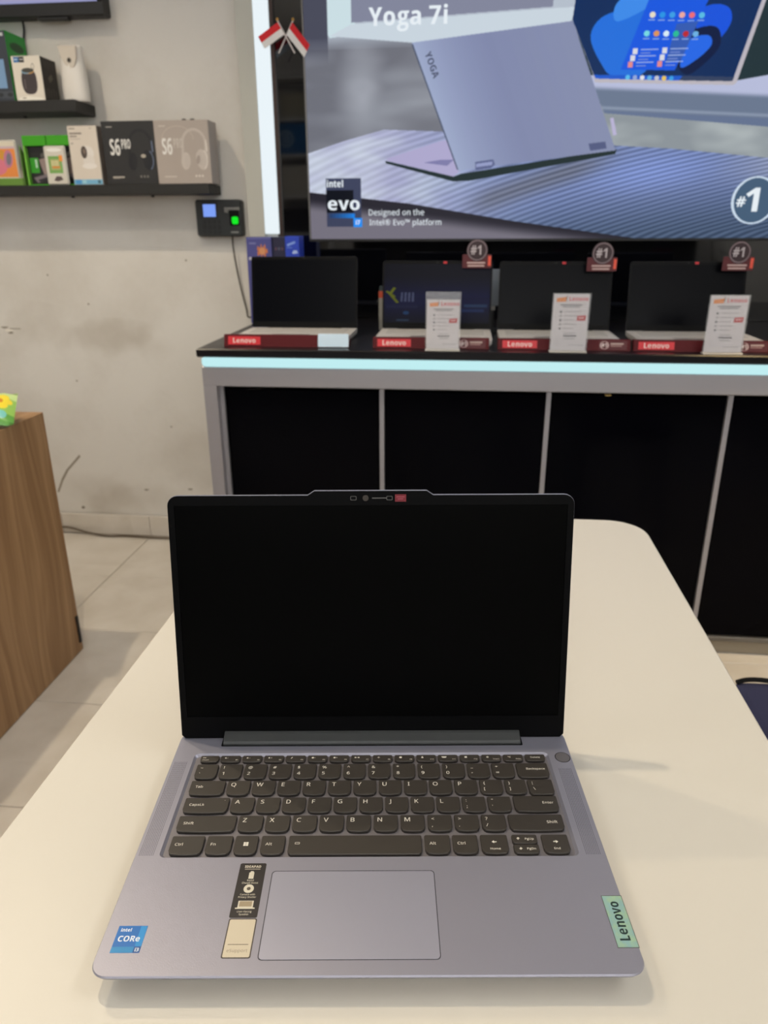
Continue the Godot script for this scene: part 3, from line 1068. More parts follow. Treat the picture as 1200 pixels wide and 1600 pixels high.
func build_shelves() -> void:
	var st: SurfaceTool
	for a in [[-1.242, 1.500, 1.5335, "upper black wall shelf holding a white air freshener", 0.136], [-0.836, 1.2585, 1.2885, "lower black wall shelf holding a row of accessory boxes", 0.128]]:
		var t := thing("wall_shelf", a[3], "shelf", Vector3(a[0] - 0.60, a[1], WALL_Z), 0.0, "black wall shelves")
		st = st_new()
		box(st, Vector3(1.20, a[2] - a[1], a[4]), Vector3(0, (a[2] - a[1]) / 2, a[4] / 2 + 0.0005), 0.0015)
		part("shelf_board", st, M.shelf_black, t)
		for s in [0.10, 0.38]:
			st = st_new()
			tube(st, [Vector3(s, 0.002, 0.05), Vector3(s, -0.006, 0.05)], 0.006, 8)
			part("screw_head", st, M.black_plastic, t)

	# ---- upper shelf
	var y := 1.5338
	var c := Canvas.new(192, 256, rgb(52, 58, 68))
	c.rect(0.55, 0.03, 0.42, 0.05, rgb(190, 196, 200))
	c.rect(0.05, 0.40, 0.86, 0.42, rgb(120, 156, 196))
	c.rect(0.1, 0.42, 0.60, 0.36, rgb(150, 186, 220))
	c.rect(0.0, 0.86, 1.0, 0.10, rgb(70, 76, 84))
	for i in 6:
		c.ell(0.08 + 0.17 * i, 0.91, 0.05, 0.03, rgb(40, 44, 50))
	var g := carton("gaming_box", "tall dark box with bright green side on the upper shelf", -1.63, -1.4455, y, 0.194, -2.528, 0.112, mat(rgb(34, 146, 54), 0.45), c.tex())
	c = Canvas.new(128, 192, rgb(34, 150, 58))
	c.ell(0.5, 0.2, 0.36, 0.06, rgb(16, 70, 30))
	c.ring(0.5, 0.2, 0.40, 0.08, 0.02, rgb(16, 80, 34), PI, TAU)
	c.rect(0.2, 0.36, 0.5, 0.03, rgb(22, 110, 44))
	c.rect(0.2, 0.44, 0.4, 0.02, rgb(22, 110, 44))
	c.rect(0.2, 0.50, 0.45, 0.02, rgb(22, 110, 44))
	var side := part("side_print", sheet(0.108, 0.190), printed(c.tex()), g, Vector3(0.0925 + 0.0003, 0.097, 0))
	side.rotation.y = PI / 2

	c = Canvas.new(192, 256, rgb(222, 215, 203))
	c.rect(0.07, 0.015, 0.19, 0.125, rgb(52, 110, 172))
	c.rect(0.26, 0.015, 0.19, 0.125, rgb(34, 34, 36))
	c.rect(0.09, 0.06, 0.13, 0.03, rgb(190, 210, 230))
	c.rect(0.29, 0.06, 0.13, 0.03, rgb(190, 190, 190))
	var body := []
	for i in 41:
		var a := TAU * i / 40.0
		body.append(Vector2(0.53 + 0.275 * signf(cos(a)) * pow(absf(cos(a)), 0.7), 0.575 + 0.285 * signf(sin(a)) * pow(absf(sin(a)), 0.75)))
	c.poly(body, rgb(62, 54, 56))
	c.ell(0.52, 0.335, 0.225, 0.065, rgb(196, 150, 90))
	c.ell(0.45, 0.335, 0.16, 0.060, rgb(130, 170, 196))
	c.ell(0.52, 0.318, 0.215, 0.055, rgb(66, 66, 60))
	c.ring(0.72, 0.235, 0.05, 0.07, 0.012, rgb(60, 58, 50))
	c.rect(0.36, 0.52, 0.02, 0.22, rgb(140, 132, 130))
	c.poly([Vector2(0.04, 1.0), Vector2(0.10, 0.93), Vector2(0.4, 0.90), Vector2(0.9, 0.945), Vector2(0.98, 1.0)], rgb(240, 236, 226))
	c.rect(0.2, 0.935, 0.14, 0.025, rgb(150, 140, 126))
	g = carton("speaker_box", "white box with a dark portable speaker pictured on its front on the upper shelf", -1.4375, -1.3435, y, 0.1235, -2.526, 0.095, mat(rgb(222, 215, 203), 0.5), c.tex())
	c = Canvas.new(128, 160, rgb(46, 42, 40))
	for i in 5:
		c.rect(0.08 + 0.17 * i, 0.72 - 0.03 * (i % 2), 0.09, 0.24, rgb(84, 80, 74))
		c.rect(0.10 + 0.17 * i, 0.08, 0.05, 0.1 + 0.04 * (i % 3), rgb(70, 68, 62))
	c.poly([Vector2(0.35, 0.45), Vector2(0.62, 0.34), Vector2(0.7, 0.44), Vector2(0.45, 0.56)], rgb(106, 102, 92))
	side = part("side_print", sheet(0.092, 0.121), printed(c.tex()), g, Vector3(0.047 + 0.0003, 0.0618, 0))
	side.rotation.y = PI / 2

	# air freshener: waisted body with a shield-shaped front
	var t := thing("air_freshener", "white automatic air freshener dispenser on the end of the upper shelf", "dispenser", Vector3(-1.262, y, -2.575))
	st = st_new()
	var loops := []
	var hs := []
	for s in [[0.0, 0.079, 0.052], [0.006, 0.081, 0.056], [0.04, 0.082, 0.060], [0.075, 0.079, 0.060], [0.11, 0.074, 0.058], [0.135, 0.072, 0.056], [0.148, 0.074, 0.050], [0.154, 0.073, 0.040], [0.1575, 0.060, 0.026]]:
		var l := PackedVector2Array()
		for k in 28:
			var a := TAU * k / 28.0
			l.append(Vector2(cos(a) * 0.5 * s[1], signf(sin(a)) * pow(absf(sin(a)), 0.8) * 0.5 * s[2]))
		loops.append(l)
		hs.append(s[0])
	loft(st, loops, hs, "y")
	part("body", st, M.white_plastic, t)
	st = st_new()
	prism(st, [Vector2(-0.029, 0.152), Vector2(0.030, 0.152), Vector2(0.028, 0.118), Vector2(0.018, 0.094), Vector2(0.004, 0.088), Vector2(-0.012, 0.100), Vector2(-0.024, 0.125)], 0.020, 0.0292, 0.0015, "z")
	part("front_shield", st, mat(rgb(205, 196, 184), 0.45), t)
	st = st_new()
	prism(st, rrect(0.014, 0.014, 0.0069, 6, Vector2(0.004, 0.112)), 0.0285, 0.0305, 0.0008, "z")
	var nozzle := part("nozzle", st, mat(rgb(104, 98, 88), 0.4), t)
	st = st_new()
	prism(st, rrect(0.006, 0.006, 0.0029, 5, Vector2(0.004, 0.112)), 0.030, 0.0312, 0.0004, "z")
	part("spray_hole", st, M.black_matt, nozzle)

	# ---- lower shelf
	y = 1.2888
	c = Canvas.new(160, 224, rgb(226, 140, 70))
	c.rect(0, 0, 1, 0.12, rgb(214, 206, 188))
	c.rect(0, 0.12, 1, 0.06, rgb(198, 176, 186))
	c.ell(0.35, 0.34, 0.3, 0.16, rgb(206, 150, 60))
	c.ell(0.3, 0.6, 0.34, 0.2, rgb(216, 120, 140))
	c.ell(0.72, 0.42, 0.16, 0.22, rgb(190, 120, 150), 0.3)
	c.ell(0.74, 0.42, 0.09, 0.15, rgb(120, 116, 130), 0.3)
	c.rect(0, 0.86, 1, 0.14, rgb(222, 216, 196))
	c.poly([Vector2(0, 0.6), Vector2(0.3, 0.8), Vector2(0.25, 0.9), Vector2(0, 0.9)], rgb(90, 130, 96))
	var p := pouch("accessory_pouch", "glossy orange and pink accessory packet in a clear bag on the lower shelf", -1.585, -1.480, y + 0.0035, 0.134, -2.542, c.tex())
	p.set_meta("group", "clear accessory packets")
	# green display carton of the orange packets
	t = thing("green_tray_box", "low green cardboard tray under the orange packet on the lower shelf", "box", Vector3(-1.545, y, -2.575))
	st = st_new()
	box(st, Vector3(0.165, 0.022, 0.004), Vector3(0, 0.011, 0.046), 0.0005)
	part("tray_front", st, mat(rgb(96, 136, 52), 0.5), t)
	st = st_new()
	box(st, Vector3(0.165, 0.003, 0.09), Vector3(0, 0.0015, -0.001))
	part("tray_base", st, mat(rgb(86, 126, 48), 0.5), t)
	st = st_new()
	prism(st, [Vector2(-0.044, 0.0), Vector2(0.048, 0.0), Vector2(0.048, 0.022), Vector2(-0.044, 0.120)], 0.083, 0.086, 0.0, "x")
	part("tray_side", st, mat(rgb(86, 126, 48), 0.5), t)

	var green := mat(rgb(58, 158, 18), 0.45)
	for k in 2:
		var x0 := -1.452 + 0.083 * k
		t = thing("green_window_carton", ["green carton with dark window and small green label on the lower shelf", "green carton behind the clear packet on the lower shelf"][k], "box", Vector3(x0 + 0.0405, y, -2.583), 0.0, "green window cartons")
		st = st_new()
		box(st, Vector3(0.080, 0.030, 0.090), Vector3(0, 0.133, 0), 0.0006)
		part("header", st, green, t)
		st = st_new()
		box(st, Vector3(0.005, 0.118, 0.090), Vector3(-0.0375, 0.059, 0), 0.0004)
		part("side_wall", st, mat(rgb(120, 190, 70), 0.45), t)
		st = st_new()
		box(st, Vector3(0.003, 0.118, 0.090), Vector3(0.0385, 0.059, 0), 0.0004)
		part("side_wall", st, green, t)
		st = st_new()
		box(st, Vector3(0.072, 0.118, 0.003), Vector3(0.0005, 0.059, -0.043))
		part("back_wall", st, green, t)
		st = st_new()
		box(st, Vector3(0.072, 0.004, 0.084), Vector3(0.0005, 0.002, 0))
		part("bottom", st, green, t)
		c = Canvas.new(128, 192, rgb(34, 34, 34))
		c.rect(0.05, 0.30, 0.42, 0.40, rgb(52, 150, 40))
		c.rect(0.30, 0.34, 0.10, 0.22, rgb(180, 210, 190))
		c.poly([Vector2(0.5, 0.34), Vector2(0.9, 0.28), Vector2(0.95, 0.7), Vector2(0.66, 0.76), Vector2(0.55, 0.5)], rgb(150, 132, 130))
		c.poly([Vector2(0.6, 0.2), Vector2(0.95, 0.1), Vector2(0.9, 0.24), Vector2(0.6, 0.3)], rgb(88, 86, 84))
		c.poly([Vector2(0.12, 0.82), Vector2(0.9, 0.70), Vector2(0.96, 0.82), Vector2(0.3, 0.96)], rgb(122, 112, 120))
		c.poly([Vector2(0.3, 0.88), Vector2(0.8, 0.80), Vector2(0.8, 0.86), Vector2(0.4, 0.93)], rgb(44, 40, 48))
		part("inner_pack", sheet(0.072, 0.114), printed(c.tex(), 0.3), t, Vector3(0.0005, 0.0605, 0.030))
	c = Canvas.new(128, 192, rgb(206, 202, 192))
	c.ell(0.5, 0.07, 0.4, 0.05, rgb(232, 232, 228))
	c.rect(0.14, 0.24, 0.72, 0.48, rgb(120, 166, 92))
	c.rect(0.24, 0.33, 0.50, 0.30, rgb(168, 172, 116))
	c.rect(0.72, 0.22, 0.18, 0.17, rgb(232, 146, 62))
	for i in 4:
		c.rect(0.30 + 0.1 * i, 0.36, 0.05, 0.16, rgb(224, 214, 170))
	c.rect(0.32, 0.53, 0.4, 0.05, rgb(214, 134, 56))
	c.poly([Vector2(0.3, 0.92), Vector2(0.45, 0.80), Vector2(0.7, 0.80), Vector2(0.8, 0.9), Vector2(0.5, 0.95)], rgb(92, 80, 80))
	p = pouch("accessory_pouch", "clear hanging packet with green and orange card on the lower shelf", -1.377, -1.303, y, 0.116, -2.522, c.tex())
	p.set_meta("group", "clear accessory packets")

	c = Canvas.new(192, 320, rgb(212, 203, 192))
	c.rect(0.06, 0.035, 0.20, 0.02, rgb(140, 130, 122))
	c.rect(0.76, 0.035, 0.08, 0.018, rgb(170, 160, 152))
	c.rect(0.06, 0.115, 0.42, 0.028, rgb(120, 112, 106))
	c.rect(0.06, 0.165, 0.24, 0.022, rgb(130, 122, 116))
	c.rect(0.06, 0.215, 0.36, 0.012, rgb(170, 160, 152))
	c.rect(0.06, 0.285, 0.09, 0.02, rgb(150, 142, 134))
	c.ell(0.60, 0.46, 0.22, 0.125, rgb(222, 217, 212))
	c.ell(0.62, 0.60, 0.20, 0.11, rgb(218, 212, 206))
	c.ell(0.62, 0.68, 0.26, 0.05, rgb(226, 221, 216))
	c.ell(0.48, 0.445, 0.105, 0.105, rgb(76, 66, 60))
	c.ell(0.49, 0.43, 0.045, 0.045, rgb(120, 104, 94))
	c.rect(0.0, 0.915, 1.0, 0.085, rgb(120, 180, 214))
	c.rect(0.06, 0.915, 0.2, 0.085, rgb(78, 150, 208))
	c.rect(0.30, 0.93, 0.14, 0.05, rgb(160, 208, 224))
	c.rect(0.84, 0.925, 0.1, 0.06, rgb(70, 110, 130))
	carton("camera_box", "tall white security camera box with a blue strip along its foot", -1.289, -1.1905, y, 0.173, -2.530, 0.085, mat(rgb(150, 140, 132), 0.5), c.tex())

	c = Canvas.new(320, 360, rgb(40, 40, 41))
	headphones(c, rgb(26, 27, 31), rgb(20, 22, 28), rgb(96, 108, 134))
	c.ell(0.76, 0.55, 0.05, 0.03, rgb(170, 164, 152))
	c.rect(0.09, 0.075, 0.12, 0.022, rgb(150, 148, 142))
	c.rect(0.12, 0.875, 0.23, 0.026, rgb(176, 170, 160))
	c.rect(0.12, 0.90, 0.14, 0.012, rgb(130, 126, 120))
	for i in 3:
		c.rect(0.66 + 0.065 * i, 0.865, 0.035, 0.035, rgb(120, 118, 112))
	g = carton("headphone_box", "black headphone box on the lower shelf", -1.174, -1.0015, y, 0.1835, -2.528, 0.080, mat(rgb(44, 44, 45), 0.5), c.tex(), "headphone boxes")
	letters(g, "S6", 0.046, Vector3(-0.047, 0.108, 0.0408), Basis.IDENTITY, M.ink_white, true, 0.52)
	letters(g, "PRO", 0.027, Vector3(-0.010, 0.117, 0.0408), Basis.IDENTITY, M.ink_white, true, 0.43)
	c = Canvas.new(320, 360, rgb(170, 160, 153))
	headphones(c, rgb(188, 180, 174), rgb(192, 184, 178), rgb(214, 208, 202))
	c.ell(0.78, 0.62, 0.035, 0.07, rgb(160, 150, 144), 0.2)
	c.ring(0.42, 0.30, 0.30, 0.22, 0.012, rgb(186, 176, 168), PI, TAU)
	c.rect(0.09, 0.075, 0.12, 0.018, rgb(200, 194, 188))
	c.rect(0.12, 0.88, 0.23, 0.022, rgb(196, 189, 182))
	for i in 3:
		c.rect(0.70 + 0.06 * i, 0.865, 0.035, 0.035, rgb(214, 208, 202))
	g = carton("headphone_box", "beige-grey headphone box at the end of the lower shelf", -1.0005, -0.8235, y, 0.183, -2.528, 0.080, mat(rgb(164, 154, 148), 0.5), c.tex(), "headphone boxes")
	letters(g, "S6", 0.046, Vector3(-0.050, 0.108, 0.0408), Basis.IDENTITY, M.ink_white, true, 0.52)
	letters(g, "PRO", 0.027, Vector3(-0.013, 0.117, 0.0408), Basis.IDENTITY, mat(rgb(196, 190, 184), 0.6), true, 0.43)
	st = st_new()
	prism(st, [Vector2(-0.020, 0.182), Vector2(0.020, 0.182), Vector2(0.020, 0.191), Vector2(0.008, 0.191), Vector2(0.006, 0.1865), Vector2(-0.006, 0.1865), Vector2(-0.008, 0.191), Vector2(-0.020, 0.191)], -0.002, 0.002, 0.0, "z", Vector3(0.012, 0, 0))
	part("hang_tab", st, M.black_plastic, g)


func pouch(called: String, label: String, x0: float, x1: float, y0: float, h: float, z: float, picture: Texture2D) -> Node3D:
	var t := thing(called, label, "packet", Vector3((x0 + x1) / 2, y0, z - 0.006))
	var w := x1 - x0
	var st := st_new()
	var p := rrect(w, h, 0.006, 4, Vector2(0, h / 2))
	loft(st, [inset(p, 0.004), p, inset(p, 0.004)], [-0.006, 0.0, 0.005], "z")
	part("bag", st, mat(rgb(206, 204, 196), 0.25), t)
	part("printed_card", sheet(w - 0.010, h - 0.010), printed(picture, 0.2), t, Vector3(0, h / 2, 0.0054))
	return t


# ---------------------------------------------------------------- fingerprint reader on the wall
func build_reader() -> void:
	var t := thing("fingerprint_reader", "black wall-mounted fingerprint reader with small blue screen and green sensor", "time clock", Vector3(-0.838, 1.186, WALL_Z))
	var st := st_new()
	prism(st, rrect(0.158, 0.116, 0.010, 5), 0.0005, 0.040, 0.004, "z")
	var dark := mat(rgb(38, 42, 44), 0.45)
	part("case", st, dark, t)
	st = st_new()
	prism(st, rrect(0.056, 0.050, 0.002, 3, Vector2(-0.030, 0.024)), 0.038, 0.0412, 0.0008, "z")
	part("screen_frame", st, M.black_plastic, t)
	st = st_new()
	prism(st, rrect(0.043, 0.039, 0.001, 2, Vector2(-0.030, 0.024)), 0.040, 0.0418, 0.0003, "z")
	part("screen", st, glow(rgb(128, 162, 248), 1.18), t)
	for i in 4:
		for j in 3:
			st = st_new()
			prism(st, rrect(0.0125, 0.012, 0.002, 2, Vector2(-0.053 + 0.0175 * i, -0.012 - 0.0165 * j)), 0.039, 0.0415, 0.0006, "z")
			part("button", st, mat(rgb(30, 33, 35), 0.5), t)
	st = st_new()
	prism(st, [Vector2(0.022, 0.034), Vector2(0.074, 0.034), Vector2(0.074, 0.025), Vector2(0.034, 0.025), Vector2(0.034, 0.016), Vector2(0.022, 0.018)], 0.039, 0.0445, 0.0008, "z")
	part("sensor_hood", st, mat(rgb(128, 128, 126), 0.4, 0.3), t)
	st = st_new()
	prism(st, rrect(0.034, 0.046, 0.004, 3, Vector2(0.054, 0.0)), 0.038, 0.0410, 0.0008, "z")
	part("sensor_well", st, M.black_matt, t)
	st = st_new()
	prism(st, rrect(0.022, 0.024, 0.006, 4, Vector2(0.056, -0.007)), 0.040, 0.0425, 0.0008, "z")
	part("sensor_window", st, glow(rgb(20, 236, 40), 1.18), t)
	st = st_new()
	box(st, Vector3(0.026, 0.0055, 0.0006), Vector3(0.052, -0.044, 0.0402))
	part("small_print", st, mat(rgb(128, 130, 128), 0.5), t)
	st = st_new()
	tube(st, curve([Vector3(0.036, -0.056, 0.018), Vector3(0.037, -0.10, 0.020), Vector3(0.044, -0.18, 0.012), Vector3(0.055, -0.25, 0.010), Vector3(0.066, -0.30, 0.012), Vector3(0.072, -0.322, 0.024), Vector3(0.09, -0.3225, 0.05)]), 0.0028, 8)
	part("power_cable", st, M.cable_grey, t)


# ---------------------------------------------------------------- crossed paper flags
func build_flags() -> void:
	var red := mat(rgb(206, 20, 34), 0.7)
	var white := mat(rgb(226, 224, 224), 0.7)
	for k in 2:
		# staff from its knob at the top to its foot; the flag hangs away from the other one
		var top: Vector3 = [Vector3(-0.592, 1.735, 0), Vector3(-0.546, 1.735, 0)][k]
		var foot: Vector3 = [Vector3(-0.543, 1.649, 0), Vector3(-0.594, 1.651, 0)][k]
		var z: float = WALL_Z + [0.0965, 0.0890][k]
		var t := thing("paper_flag", ["small red and white paper flag slanting over the glowing light column", "small red and white paper flag slanting towards the large television"][k], "flag", Vector3(foot.x, foot.y, z), 0.0, "crossed paper flags")
		var d := top - foot
		var st := st_new()
		tube(st, [Vector3.ZERO, d], 0.0022, 8)
		part("staff", st, mat(rgb(206, 198, 196), 0.5), t)
		if k == 1:
			st = st_new()
			tube(st, [d * 0.5, d * 0.5 + Vector3(0, 0, -0.063)], 0.003, 8)
			part("holder", st, mat(rgb(60, 60, 60), 0.4), t)
		st = st_new()
		lathe(st, [Vector2(0.0001, -0.0045), Vector2(0.003, -0.0035), Vector2(0.0042, 0.0), Vector2(0.003, 0.0035), Vector2(0.0001, 0.0045)], 10, d + Vector3(0, 0.003, 0))
		part("knob", st, mat(rgb(206, 160, 84), 0.3, 0.6), t)
		var s := -1.0 if k == 0 else 1.0
		var fly := Vector3(-0.064, -0.036, 0) if k == 0 else Vector3(0.051, -0.060, 0)
		var along_staff := -d.normalized()
		for b in 2:
			st = st_new()
			var n := 6
			var rows := []
			for i in n + 1:
				var f := float(i) / n
				var wave := Vector3(0, 0, 0.0008 * sin(f * 5.0 + k))
				var base: Vector3 = d + along_staff * (0.005 + 0.0185 * b) + fly * f + wave + Vector3(0, 0, 0.0015)
				rows.append([base, base + along_staff * 0.0185])
			for i in n:
				for off in [0.0, -0.0006]:
					var e := Vector3(0, 0, off)
					quad(st, rows[i][1] + e, rows[i + 1][1] + e, rows[i + 1][0] + e, rows[i][0] + e)
			part("red_band" if b == 0 else "white_band", st, red if b == 0 else white, t)


# ---------------------------------------------------------------- a hinged screen: shell > bezel, display (local origin on the hinge line, front looks along +z)
func lid_outline(w: float, l: float, bump: float) -> PackedVector2Array:
	var p := PackedVector2Array([Vector2(-w / 2 + 0.003, 0.0), Vector2(w / 2 - 0.003, 0.0), Vector2(w / 2, 0.003)])
	for i in 6:
		var a := PI / 2 * i / 5.0
		p.append(Vector2(w / 2 - 0.008, l - 0.008) + Vector2(cos(a), sin(a)) * 0.008)
	if bump > 0.0:
		p.append_array(PackedVector2Array([Vector2(0.0475, l), Vector2(0.0425, l + bump), Vector2(-0.0430, l + bump), Vector2(-0.0480, l)]))
	for i in 6:
		var a := PI / 2 + PI / 2 * i / 5.0
		p.append(Vector2(-w / 2 + 0.008, l - 0.008) + Vector2(cos(a), sin(a)) * 0.008)
	p.append(Vector2(-w / 2, 0.003))
	return p

func make_lid(parent: Node3D, at: Vector3, tilt: float, w: float, l: float, bump: float, shell: Material, bezel_m: Material, screen_m: Material, chin := 0.019, topb := 0.0075, sideb := 0.005) -> MeshInstance3D:
	var p := lid_outline(w, l, bump)
	var st := st_new()
	loft(st, [inset(p, 0.004), inset(p, 0.0006), p, p], [-0.0066, -0.0045, -0.0035, -0.0010], "z")
	var lid := part("lid", st, shell, parent, at)
	lid.rotation.x = -tilt
	# bezel: a ring from the outline to the display opening
	var lo := Vector2(-w / 2 + sideb, chin)
	var hi := Vector2(w / 2 - sideb, l - topb)
	var q := inset(p, 0.0003)
	st = st_new()
	var n := q.size()
	for j in n:
		var a := q[j]
		var b := q[(j + 1) % n]
		var ai := a.clamp(lo, hi)
		var bi := b.clamp(lo, hi)
		quad(st, Vector3(a.x, a.y, 0), Vector3(b.x, b.y, 0), Vector3(bi.x, bi.y, 0), Vector3(ai.x, ai.y, 0))
		quad(st, Vector3(ai.x, ai.y, 0), Vector3(bi.x, bi.y, 0), Vector3(bi.x, bi.y, -0.0011), Vector3(ai.x, ai.y, -0.0011))
		quad(st, Vector3(a.x, a.y, -0.0011), Vector3(b.x, b.y, -0.0011), Vector3(b.x, b.y, 0), Vector3(a.x, a.y, 0))
	part("bezel", st, bezel_m, lid)
	var sz := hi - lo
	part("display", sheet(sz.x, sz.y), screen_m, lid, Vector3((lo.x + hi.x) / 2, (lo.y + hi.y) / 2, -0.0007))
	return lid


func build_counter_goods() -> void:
	var silver := mat(rgb(216, 212, 208), 0.4, 0.15)
	var shell := mat(rgb(70, 69, 72), 0.4, 0.3)
	var bez := mat(rgb(8, 8, 9), 0.5, 0.0, 0.25)
	var off := mat(rgb(4, 5, 10), 0.30, 0.0, 0.2)
	var keys := mat(rgb(184, 181, 178), 0.6)
	var blue := Canvas.new(320, 200, rgb(8, 8, 34))
	for y in 200:
		blue.rect(0, y / 200.0, 1.0, 0.006, rgb(6, 6, 26).lerp(rgb(12, 16, 62), clampf(1.2 - absf(y - 120) / 70.0, 0, 1)))
	blue.line(Vector2(0.02, 0.46), Vector2(0.10, 0.56), 0.028, rgb(118, 124, 26))
	blue.line(Vector2(0.10, 0.40), Vector2(0.05, 0.52), 0.028, rgb(118, 124, 26))
	blue.line(Vector2(0.06, 0.52), Vector2(0.13, 0.66), 0.028, rgb(112, 118, 24))
	for i in 4:
		blue.line(Vector2(0.17 + 0.035 * i, 0.48), Vector2(0.165 + 0.036 * i, 0.64), 0.020, rgb(82, 88, 120))
	blue.rect(0.02, 0.70, 0.3, 0.05, rgb(26, 30, 66))
	blue.ell(0.21, 0.83, 0.03, 0.03, rgb(32, 66, 110))
	blue.rect(0.76, 0.68, 0.22, 0.05, rgb(40, 60, 96))
	blue.rect(0.70, 0.76, 0.25, 0.05, rgb(30, 46, 90))
	blue.rect(0.12, 0.94, 0.12, 0.03, rgb(44, 60, 84))
	var lit := glow(Color.WHITE, 0.6, blue.tex())
	var specs := [
		[-0.470, "silver display laptop with dark screen at the end of the counter beside the wall"],
		[-0.085, "display laptop with dark blue picture on its screen, second from the counter end"],
		[0.246, "silver display laptop with blank screen behind the price sign, third from the counter end"],
		[0.604, "silver display laptop with blank screen, fourth from the counter end"],
	]
	for i in 4:
		var x: float = specs[i][0]
		var t := thing("display_laptop", specs[i][1], "laptop", Vector3(x, COUNTER_Y, -1.985), 0.0, "display laptops on the counter")
		var st := st_new()
		var p := rrect(0.312, 0.212, 0.008, 4, Vector2(0, 0.106))
		loft(st, [inset(p, 0.006), inset(p, 0.001), p, inset(p, 0.0006)], [0.002, 0.008, 0.019, 0.0205], "y")
		part("base", st, silver, t)
		st = st_new()
		prism(st, rrect(0.272, 0.10, 0.003, 3, Vector2(0, 0.135)), 0.0204, 0.0212, 0.0003, "y")
		part("keyboard", st, keys, t)
		st = st_new()
		prism(st, rrect(0.105, 0.062, 0.003, 3, Vector2(-0.01, 0.040)), 0.0204, 0.0208, 0.0001, "y")
		part("touchpad", st, mat(rgb(178, 175, 174), 0.3, 0.3), t)
		st = st_new()
		tube(st, [Vector3(-0.11, 0.0215, -0.2075), Vector3(0.11, 0.0215, -0.2075)], 0.0035, 10)
		part("hinge", st, bez, t)
		var lid := make_lid(t, Vector3(0, 0.022, -0.205), [0.15, 0.15, 0.20, 0.20][i], 0.311, [0.198, 0.186, 0.186, 0.186][i], 0.0, shell, bez, lit if i == 1 else off, 0.016, 0.008, 0.005)
		if i != 0:
			st = st_new()
			prism(st, rrect(0.010, 0.006, 0.0005, 1, Vector2(0.022, 0.1818)), 0.0, 0.0003, 0.0, "z")
			part("camera_sticker", st, M.red_print, lid)
		st = st_new()
		prism(st, rrect(0.004, 0.004, 0.0019, 4, Vector2(0.0, [0.1938, 0.1818, 0.1818, 0.1818][i])), 0.0, 0.0003, 0.0, "z")
		part("webcam", st, M.black_plastic, lid)

	# red name rails in front of the laptops
	var dark_red := mat(rgb(84, 12, 20), 0.55, 0.0, 0.35)
	var bright_red := mat(rgb(206, 36, 48), 0.45)
	var trays := [[-0.641, -0.303, 0.030], [-0.240, 0.062, 0.027], [0.084, 0.417, 0.027], [0.424, 0.757, 0.027]]
	var tl := ["dark red name rail with a blank white card, beside the wall", "dark red name rail under the laptop with the blue picture", "dark red name rail under the third display laptop", "dark red name rail under the fourth display laptop"]
	for i in 4:
		var x0: float = trays[i][0]
		var x1: float = trays[i][1]
		var h: float = trays[i][2]
		var w := x1 - x0
		var t := thing("name_rail", tl[i], "sign", Vector3((x0 + x1) / 2, COUNTER_Y, -1.956), 0.0, "red name rails on the counter")
		var st := st_new()
		prism(st, [Vector2(0.0, 0.0), Vector2(0.026, 0.0), Vector2(0.026, h * 0.96), Vector2(0.014, h), Vector2(0.007, h)], -w / 2, w / 2, 0.001, "x")
		part("rail", st, dark_red, t)
		var lean := Basis(Vector3.RIGHT, -atan2(0.007, h))
		st = st_new()
		box(st, Vector3(0.088, h * 0.72, 0.0012), Vector3.ZERO, 0.0003)
		var lab := part("name_plate", st, bright_red, t)
		lab.transform = Transform3D(lean, Vector3(-w / 2 + 0.056, h * 0.50, -0.0030))
		letters(lab, "Lenovo", 0.0125, Vector3(0, 0, 0.0008), Basis.IDENTITY, mat(rgb(232, 200, 196), 0.5), true, 1.05)
		if i == 0:
			st = st_new()
			prism(st, rrect(0.082, 0.034, 0.003, 3), 0.0, 0.002, 0.0004, "z")
			var card := part("blank_card", st, mat(rgb(202, 224, 242), 0.4), t)
			card.transform = Transform3D(lean, Vector3(w / 2 - 0.041, 0.018, 0.0002))
		else:
			var c := Canvas.new(160, 56, rgb(84, 12, 20))
			c.ring(0.20, 0.5, 0.16, 0.45, 0.05, rgb(206, 178, 176))
			c.rect(0.42, 0.26, 0.46, 0.18, rgb(184, 160, 152))
			c.rect(0.42, 0.52, 0.40, 0.14, rgb(156, 120, 116))
			var f := part("award_print", sheet(0.070, 0.0225), printed(c.tex()), t)
			f.transform = Transform3D(lean, Vector3(w / 2 - 0.044, h * 0.5, -0.0029))
			letters(f, "#1", 0.0095, Vector3(-0.021, 0, 0.0004), Basis.IDENTITY, mat(rgb(232, 214, 210), 0.5), true, 0.9)

	# price signs in clear stands
	var signs := [
		[-0.057, 0.088, 0.142, 0.121, "price sign in a clear holder, its paper lower than the holder's top"],
		[0.257, 0.092, 0.140, 0.136, "price sign in a clear holder in front of the third display laptop"],
		[0.630, 0.094, 0.138, 0.134, "price sign in a clear holder in front of the fourth display laptop"],
	]
	var clear := mat(Color(0.95, 0.97, 1.0, 0.08), 0.05, 0.0, 0.5)
	clear.transparency = BaseMaterial3D.TRANSPARENCY_ALPHA
	var frosted := mat(rgb(196, 190, 180), 0.3)
	var pc := Canvas.new(192, 288, rgb(206, 202, 206))
	pc.poly([Vector2(0.07, 0.07), Vector2(0.33, 0.05), Vector2(0.38, 0.03), Vector2(0.34, 0.13), Vector2(0.08, 0.14)], rgb(222, 134, 54))
	pc.line(Vector2(0.37, 0.02), Vector2(0.35, 0.11), 0.02, rgb(70, 60, 60))
	pc.rect(0.20, 0.18, 0.62, 0.022, rgb(110, 108, 114))
	pc.rect(0.26, 0.215, 0.50, 0.020, rgb(120, 118, 124))
